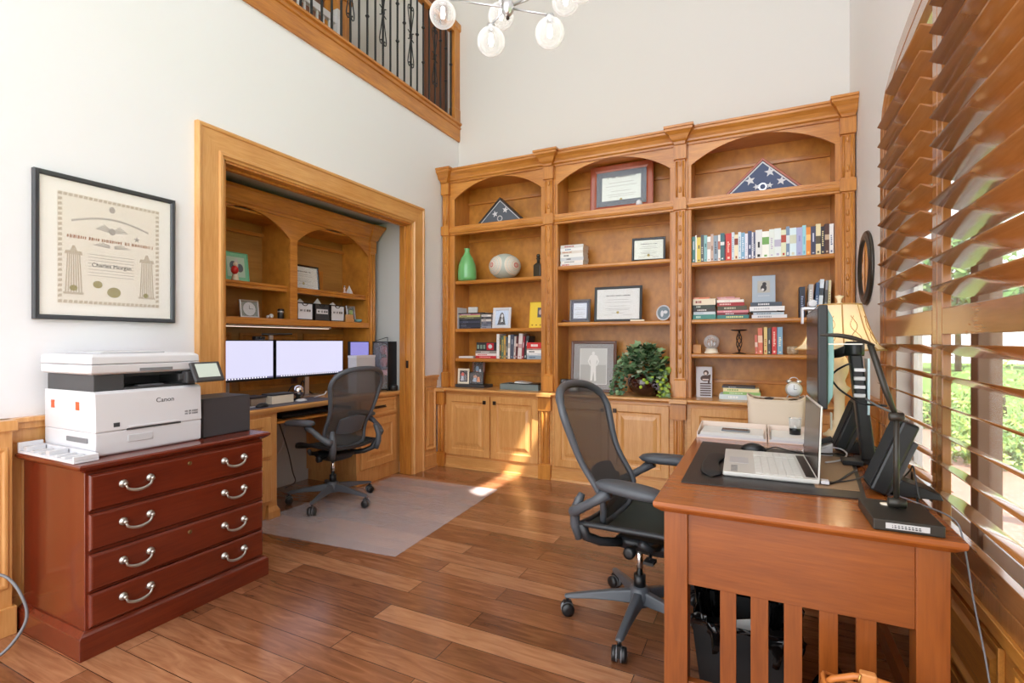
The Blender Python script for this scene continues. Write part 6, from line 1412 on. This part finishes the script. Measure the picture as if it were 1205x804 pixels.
# ---- left bay
gv = tag(MB().lathe([(.075, 0), (.092, .006), (.098, .04), (.097, .10), (.088, .17), (.062, .235), (.036, .275), (.026, .30), (.028, .325), (.034, .335), (.028, .335), (.018, .30)], (-2.70, 4.45, 1.8665), 28).build('vase', pm('vase_green', (110, 182, 112), .14, coat=.6)), 'tall glossy green bottle vase on the upper left shelf', 'vase')
pv = thing('decorative_vessel', 'round cream pottery vessel with dotted circle patterns on the upper left shelf', 'vessel', (-2.28, 4.47, 1.866))
MB().ball((-2.28, 4.48, 1.866+.128), .155, 32, sz=.82).build('body', pm('vessel_sage', (186, 194, 184), .5), pv)
def dome(cx, cz, ang, nm):     # concentric dotted circles wrapped on the ball
    c0 = Vector((-2.28, 4.48, 1.994)); dirv = Vector((math.sin(ang), -math.cos(ang), cz)).normalized(); e1 = dirv.cross(Vector((0, 0, 1))).normalized(); e2 = e1.cross(dirv)
    def on(r, a, lift=.0015):
        v = (dirv+(e1*math.cos(a)+e2*math.sin(a))*math.tan(r)).normalized(); return tuple(c0+Vector((v.x*.155, v.y*.155, v.z*.155*.82))*(1+lift/.155))
    cm_ = [pm('pot_cream', (236, 228, 214), .5), pm('pot_pink', (214, 140, 130), .5), pm('pot_tan', (206, 186, 164), .5), pm('pot_sage', (170, 182, 178), .5)]
    m = MB(); m.m = 0
    m.grid(lambda u, v: on(.02+.80*v, 2*PI*u, .001), 40, 7, closeu=True)
    m.m = 1; m.grid(lambda u, v: on(.09+.12*v, 2*PI*u, .002), 30, 3, closeu=True); m.m = 2; m.grid(lambda u, v: on(.001+.06*v, 2*PI*u, .002), 20, 3, closeu=True); m.grid(lambda u, v: on(.30+.05*v, 2*PI*u, .002), 30, 3, closeu=True)
    for rr_ in (.44, .54, .64, .74):
        m.m = 3 if rr_ in (.44, .64) else 2
        for k in range(int(rr_*60)):
            p = on(rr_, 2*PI*k/int(rr_*60), .001); m.ball(p, .0055, 5)
    o = m.build('circle_pattern', cm_, pv)
dome(0, .05, -.55, 'a'); dome(0, 0, 1.25, 'b')
bt = thing('bottle', 'dark square glass bottle with ball stopper at the right end of the upper left shelf', 'bottle', (-1.91, 4.45, 1.866))
MB().stack([(1.8665, -1.948, -1.872, 4.42, 4.495), (1.98, -1.948, -1.872, 4.42, 4.495), (2.005, -1.925, -1.895, 4.443, 4.472)]).build('body', pm('smoked_glass', (58, 54, 44), .1), bt, bevel=.006)
MB().lathe([(.015, 0), (.015, .035), (.022, .04), (.022, .05)], (-1.91, 4.457, 2.0), 14).build('neck', pm('smoked_glass'), bt); MB().ball((-1.91, 4.457, 2.07), .020, 12).build('stopper', pm('smoked_glass'), bt)
# magazines
G = 'magazines stacked on the middle left shelf'
mags = [((44, 48, 60), (90, 96, 110), 'black'), ((56, 60, 78), (120, 124, 140), 'dark navy'), ((48, 50, 60), (96, 96, 110), 'charcoal'), ((66, 72, 92), (110, 118, 140), 'slate'), ((40, 44, 54), (84, 88, 100), 'jet'), ((90, 86, 70), (150, 146, 120), 'olive grey'), ((190, 188, 120), (120, 120, 70), 'yellow-green')]
z = 1.38
flat_stack(-2.79, 4.44, 1.38, [(0, .25, .019, c, b, n) for c, b, n in mags]+[(.003, .245, .016, (196, 120, 140), (240, 220, 226), 'pink edged')], 'the left magazine pile', G, d=.18)
flat_stack(-2.532, 4.45, 1.38, [(0, .115, .022, (150, 154, 168), (100, 100, 110), 'pale grey'), (0, .112, .022, (120, 126, 140), (80, 84, 90), 'mid grey'), (.0, .115, .026, (92, 96, 112), (150, 150, 160), 'blue grey'), (.0, .11, .022, (210, 206, 200), (120, 110, 110), 'light'), (0, .112, .024, (70, 72, 80), (140, 130, 120), 'dark'), (.0, .11, .020, (232, 228, 222), (180, 170, 170), 'white edged')], 'the narrow right magazine pile', G, d=.18)
flat_book(-2.655, 4.43, 1.38+.152, .36, .20, .010, (52, 54, 58), (90, 90, 90), 'dark thin folder lying across the top of both magazine piles', G, -.03)
fo = tag(MB().prism([(-2.80, 1.3805), (-2.797, 1.3805), (-2.797, 1.60), (-2.80, 1.60)], 4.42, 4.60, 'y').build('folder', white), 'white folder standing against the left side of the magazine shelf', 'folder')
tag(MB().box(-2.796, -2.68, 4.63, 4.64, 1.3805, 1.615).build('white_card', paper), 'white card standing behind the left magazine pile', 'card')
def girl(s, T, w, h, fw):
    m = MB(); m.m = 0; disc(m, T, 0, h*.56, w*.12, h*.20, .001); poly(m, T, [(-w*.12, h*.6), (w*.12, h*.6), (w*.20, h*.22), (-w*.22, h*.20)], .001); poly(m, T, [(-w*.26, h*.16), (w*.22, h*.16), (w*.16, h*.34), (-w*.12, h*.34)], .001)
    m.m = 1; disc(m, T, .004, h*.60, w*.065, h*.09, .0022); poly(m, T, [(-w*.05, h*.3), (w*.08, h*.3), (w*.04, h*.5), (-.0, h*.5)], .0022)
    m.build('portrait', [pm('hair_black', (50, 50, 54), .6), pm('portrait_pale', (206, 206, 208), .6)], s, world=False)
frame('framed_photo', 'white framed black and white portrait of a long-haired person, middle left shelf', 'picture frame', (-2.30, 4.44, 1.38), .20, .205, .028, white, girl, lean=.12, bg=pm('portrait_bg', (206, 220, 240), .6))
def yel(s, T, w, h, fw):
    m = MB(); m.m = 0; poly(m, T, [(w*.02, h*.40), (w*.40, h*.40), (w*.40, h*.78), (w*.02, h*.78)], .001); m.m = 1; disc(m, T, w*.2, h*.6, w*.09, h*.10, .002)
    m.m = 2
    for k in range(3): poly(m, T, [(w*(-.3+.27*k)-.010, h*.115), (w*(-.3+.27*k), h*.07), (w*(-.3+.27*k)+.010, h*.115), (w*(-.3+.27*k)+.004, h*.125), (w*(-.3+.27*k)-.004, h*.125)], .001)
    m.build('cover_print', [pm('photo_grey2', (96, 92, 96), .6), pm('skin_grey', (200, 180, 170), .6), pm('gold_brown', (150, 100, 30), .6)], s, world=False)
frame('picture_book', 'yellow book with small grey photo standing at the right end of the magazine shelf', 'book', (-1.925, 4.45, 1.38), .155, .25, .003, pm('book_yellow', (240, 206, 60), .5), yel, lean=.12, rz=0, bg=pm('book_yellow'), depth=.016, glass=False)
# lower left shelf z=1.08
tag(MB().box(-2.79, -2.62, 4.43, 4.60, 1.0805, 1.098).build('magazine', paper, bevel=.002), 'white magazine lying at the left end of the lower left shelf', 'magazine')
z = flat_stack(-2.595, 4.44, 1.08, [(0, .235, .026, (196, 40, 50), (230, 160, 160), 'red'), (0, .24, .022, (238, 226, 222), (200, 60, 60), 'white and red'), (.0, .238, .026, (150, 140, 134), (220, 214, 208), 'grey')], 'the stack under the boxed set', 'book stack on the lower left shelf', d=.17)
bs = thing('box_set', 'black boxed set with four coloured squares on top of the lower left book stack', 'box', (-2.47, 4.48, z))
MB().box(-2.585, -2.36, 4.44, 4.58, z+.0006, z+.085).build('box', pm('boxset_dark', (44, 40, 42), .5), bs, bevel=.002)
m = MB()
for k, c_ in enumerate(range(3)): m.m = 0; m.box(-2.575+.035*k, -2.552+.035*k, 4.4385, 4.44, z+.02, z+.06)
m.m = 1; m.box(-2.465, -2.385, 4.4385, 4.44, z+.008, z+.078); m.m = 2; m.lathe([(.012, 0), (.022, 0), (.022, .002), (.012, .002)], (-2.425, 4.4365, z+.043), 20, 'y')
m.build('spine_print', [pm('sq_green', (130, 156, 140), .5), pm('sq_red', (190, 34, 48), .5), white], bs)
G = 'upright books on the lower left shelf'
ub = [(.030, .245, (238, 236, 232), (210, 206, 200), 'white', 0), (.022, .205, (96, 84, 60), (224, 170, 60), 'brown and gold', .0), (.024, .222, (90, 120, 96), (236, 190, 90), 'green', 0), (.022, .225, (206, 160, 70), (60, 90, 110), 'ochre', 0), (.020, .215, (70, 84, 96), (200, 190, 160), 'steel', .0), (.022, .232, (236, 232, 226), (190, 180, 170), 'ivory', .02), (.038, .238, (78, 84, 100), (150, 156, 170), 'broad slate', .03), (.018, .22, (206, 200, 196), (150, 50, 50), 'light grey', .05), (.020, .225, (96, 40, 44), (220, 190, 180), 'dark red', .05), (.040, .245, (222, 210, 208), (190, 150, 150), 'pale rose', .07), (.018, .22, (150, 46, 60), (240, 220, 220), 'crimson', .09), (.026, .222, (52, 58, 60), (190, 196, 190), 'black green', .14)]
x = -2.348
for i, (w, h, rgb, band, cw, ln) in enumerate(ub):
    stand_book(x+w/2, 4.43, 1.08, w, .15, h, rgb, band, '%s upright book in the mixed row on the lower left shelf' % cw, G, ln); x += w+.0012+max(0, ln-.03)*.06
z = flat_stack(-2.015, 4.42, 1.08, [(.0, .165, .035, (150, 168, 182), (90, 110, 130), 'grey blue'), (.0, .165, .020, (206, 208, 210), (240, 240, 240), 'light grey'), (.0, .165, .030, (244, 240, 236), (60, 60, 60), 'white'), (.0, .165, .014, (180, 150, 140), (60, 30, 30), 'taupe'), (.0, .165, .058, (206, 44, 40), (246, 240, 236), 'thick red')], 'the right stack, lower left shelf', 'book stack right on the lower left shelf', d=.16)
# triple frames
def ph(c1, c2, c3):
    def a(s, T, w, h, fw):
        m = MB(); m.m = 0; disc(m, T, -w*.08, h*.62, w*.13, h*.12, .001); m.m = 1; poly(m, T, [(-w*.25, h*.2), (w*.02, h*.2), (w*.0, h*.52), (-w*.2, h*.52)], .001); m.m = 2; poly(m, T, [(w*.04, h*.2), (w*.27, h*.2), (w*.22, h*.6), (w*.08, h*.6)], .001)
        m.build('photo', [pm('p%d%d%d' % c1, c1, .5), pm('p%d%d%d' % c2, c2, .5), pm('p%d%d%d' % c3, c3, .5)], s, world=False)
    return a
frame('framed_photo', 'small white framed photo, leftmost of the three on the left worktop', 'picture frame', (-2.725, 4.42, CT+.032), .135, .155, .020, cream, ph((230, 90, 70), (200, 206, 214), (120, 124, 130)), lean=.04, bg=pm('photo_black'), depth=.014)
frame('framed_photo', 'small wood framed photo raised behind the white one on the left worktop', 'picture frame', (-2.60, 4.50, CT+.032), .145, .245, .018, wood('frame_brown', (120, 70, 46), (150, 92, 62), 'z'), ph((120, 150, 170), (210, 130, 110), (232, 232, 230)), lean=.04, bg=pm('photo_black'), depth=.014)
frame('framed_photo', 'dark framed photo of two people, rightmost of the three on the left worktop', 'picture frame', (-2.575, 4.42, CT+.032), .165, .125, .006, black, ph((200, 150, 120), (176, 190, 206), (232, 146, 90)), lean=.04, bg=pm('photo_black'), depth=.014)
tag(MB().box(-2.795, -2.46, 4.37, 4.56, CT+.0006, CT+.031).build('black_box', charc, bevel=.002), 'low black box carrying the three small photo frames', 'box')
gt_ = thing('document_tray', 'low grey tray with black folder at the right of the left worktop', 'tray', (-2.08, 4.42, CT))
tm = pm('tray_greygreen', (118, 130, 128), .5)
MB().box(-2.275, -1.87, 4.36, 4.58, CT+.0006, CT+.006).build('base', tm, gt_)
for a, b, c_, d_ in ((-2.275, -1.87, 4.36, 4.365), (-2.275, -1.87, 4.575, 4.58), (-2.275, -2.27, 4.365, 4.575), (-1.875, -1.87, 4.365, 4.575)): MB().box(a, b, c_, d_, CT+.006, CT+.055).build('wall', tm, gt_)
tag(MB().box(-2.19, -1.89, 4.38, 4.56, CT+.0065, CT+.062).build('folder', black, bevel=.003), 'black folder lying in the low grey tray', 'folder')
tag(MB().prism([(-2.14, CT+.0628), (-2.13, CT+.078), (-2.0, CT+.0628)], 4.40, 4.55, 'y').build('paper_sheet', paper), 'folded white paper on the black folder in the grey tray', 'paper')
# plant
pl = thing('potted_ivy', 'trailing ivy plant with green berries in a glossy dark brown bowl', 'plant', (-.88, 4.44, CT))
MB().lathe([(.055, 0), (.075, .004), (.125, .05), (.148, .10), (.145, .14), (.122, .17), (.112, .175), (.105, .165), (.128, .13)], (-.89, 4.40, CT+.0006), 32).build('bowl', pm('bowl_brown', (52, 26, 20), .12, coat=.7), pl)
lg = [pm('ivy_dark', (44, 72, 44), .4), pm('ivy_mid', (84, 118, 80), .4), pm('ivy_light', (142, 172, 126), .4), pm('ivy_lime', (150, 178, 72), .4), pm('ivy_pale', (186, 200, 170), .4)]
lm = MB(); stm = MB()
rnd = random.Random(3)
def leaf(m, p, dirv, size, mi):
    d = Vector(dirv).normalized(); side = d.cross(Vector((rnd.uniform(-.4, .4), -.6, 1))).normalized(); nn = side.cross(d).normalized(); m.m = mi
    pts = [(0, 0), (.42, .30), (.46, .60), (.22, .72), (0, 1.1), (-.22, .72), (-.46, .60), (-.42, .30)]
    vs = [tuple(Vector(p)+side*(a*size)+d*(b*size)+nn*(abs(a)*size*.25-b*b*size*.12)) for a, b in pts]+[tuple(Vector(p)+d*(.55*size))]
    m.add(vs, [(i, (i+1) % 8, 8) for i in range(8)])
C0 = Vector((-.89, 4.40, CT+.17))
for i in range(470):
    a = rnd.uniform(0, 2*PI); e = rnd.uniform(-.15, 1) ; r = rnd.uniform(.45, 1)
    p = C0+Vector((math.cos(a)*.205*r*math.cos(e*1.3), math.sin(a)*.15*r*math.cos(e*1.3)-.015, .225*r*math.sin(max(e, -.3)*1.45)+.04))
    if p.x > -.69: p.x = -.69-rnd.uniform(0, .03)
    if p.y > 4.62: p.y = 4.62
    d = (p-C0).normalized()+Vector((rnd.uniform(-.5, .5), rnd.uniform(-.7, .1), rnd.uniform(-.9, .2)))
    leaf(lm, p, d, rnd.uniform(.040, .068), rnd.choice([0, 0, 1, 1, 1, 2, 2, 4] if p.x < -.76 else [0, 1, 2, 3, 3, 1]))
for s_, (x0, n, dx, zl) in enumerate([(-1.07, 12, -.085, .33), (-1.03, 10, -.05, .28), (-.72, 9, .02, .20), (-.76, 7, .03, .22)]):   # trailing sprays
    pp = []
    for k in range(n+1):
        t = k/n; p = Vector((x0+dx*math.sin(t*1.4), 4.34-.02*t, CT+.01+zl*(1-t)**1.2+.0)); pp.append(tuple(p))
        for q in range(5): leaf(lm, p+Vector((rnd.uniform(-.03, .03), rnd.uniform(-.02, .02), rnd.uniform(-.01, .02))), (rnd.uniform(-1, 1), -.5, -.6+rnd.uniform(-.4, .4)), rnd.uniform(.026, .040), rnd.choice([0, 1, 1, 2] if x0 < -.9 else [1, 3, 3, 2]))
    MB().tube(pp, .002, 5).build('stem', pm('stem_brown', (90, 84, 50), .7), pl)
for o_ in [lm]:
    o_.v = [(min(x, -.684) if y > 4.36 else x, min(y, 4.63), max(z, CT+.003)) for x, y, z in o_.v]
lv_ = lm.build('foliage', lg, pl)
gb_ = MB()
for (x, z_, r) in [(-.87, .145, .016), (-.845, .125, .017), (-.895, .085, .015), (-.80, .17, .014), (-.765, .135, .015), (-.74, .11, .014), (-.73, .075, .013), (-.75, .05, .012), (-.715, .15, .014)]: gb_.ball((x, 4.255+.02*(x > -.8), CT+z_), r, 10)
gb_.build('berries', pm('berry_green', (170, 196, 60), .35), pl)
dr = MB()
for k in range(70):
    x = rnd.uniform(-.86, -.74); dr.ball((x, 4.262+rnd.uniform(0, .03), CT+.16-(x+.86)*.7+rnd.uniform(-.03, .03)), rnd.uniform(.004, .008), 6)
dr.build('dried_blossom', pm('grey_blossom', (130, 122, 134), .8), pl)
# ------------------------------------------------------------------ camera, light
cam = bpy.data.cameras.new('camera'); co = bpy.data.objects.new('camera', cam); COL.objects.link(co)
cam.sensor_width = 36; cam.lens = 36*595/1205; cam.clip_start = .05; cam.clip_end = 300
co.location = (0, 0, 1.25); co.rotation_euler = (PI/2, 0, math.atan(292.5/595))
SC.camera = co
w = bpy.data.worlds.new('sky'); SC.world = w; w.use_nodes = True
bg = w.node_tree.nodes['Background']; bg.inputs[0].default_value = (.92, .955, 1, 1); bg.inputs[1].default_value = 2.1
sun = bpy.data.lights.new('sun', 'SUN'); sun.energy = 11; sun.angle = .012; sun.color = (1, .95, .86)
so = bpy.data.objects.new('sun', sun); COL.objects.link(so)
so.rotation_euler = Vector((-1, .5, -2.03)).to_track_quat('-Z', 'Y').to_euler()
SC.view_settings.view_transform = 'Standard'; SC.view_settings.look = 'None'; SC.view_settings.gamma = 1
SC.view_settings.exposure = 0.9; SC.view_settings.use_curve_mapping = False
SC.cycles.max_bounces = 10; SC.cycles.diffuse_bounces = 6; SC.cycles.transparent_max_bounces = 16
SC.cycles.caustics_reflective = False; SC.cycles.caustics_refractive = False
SC.cycles.use_denoising = True
SC.cycles.sample_clamp_indirect = 8
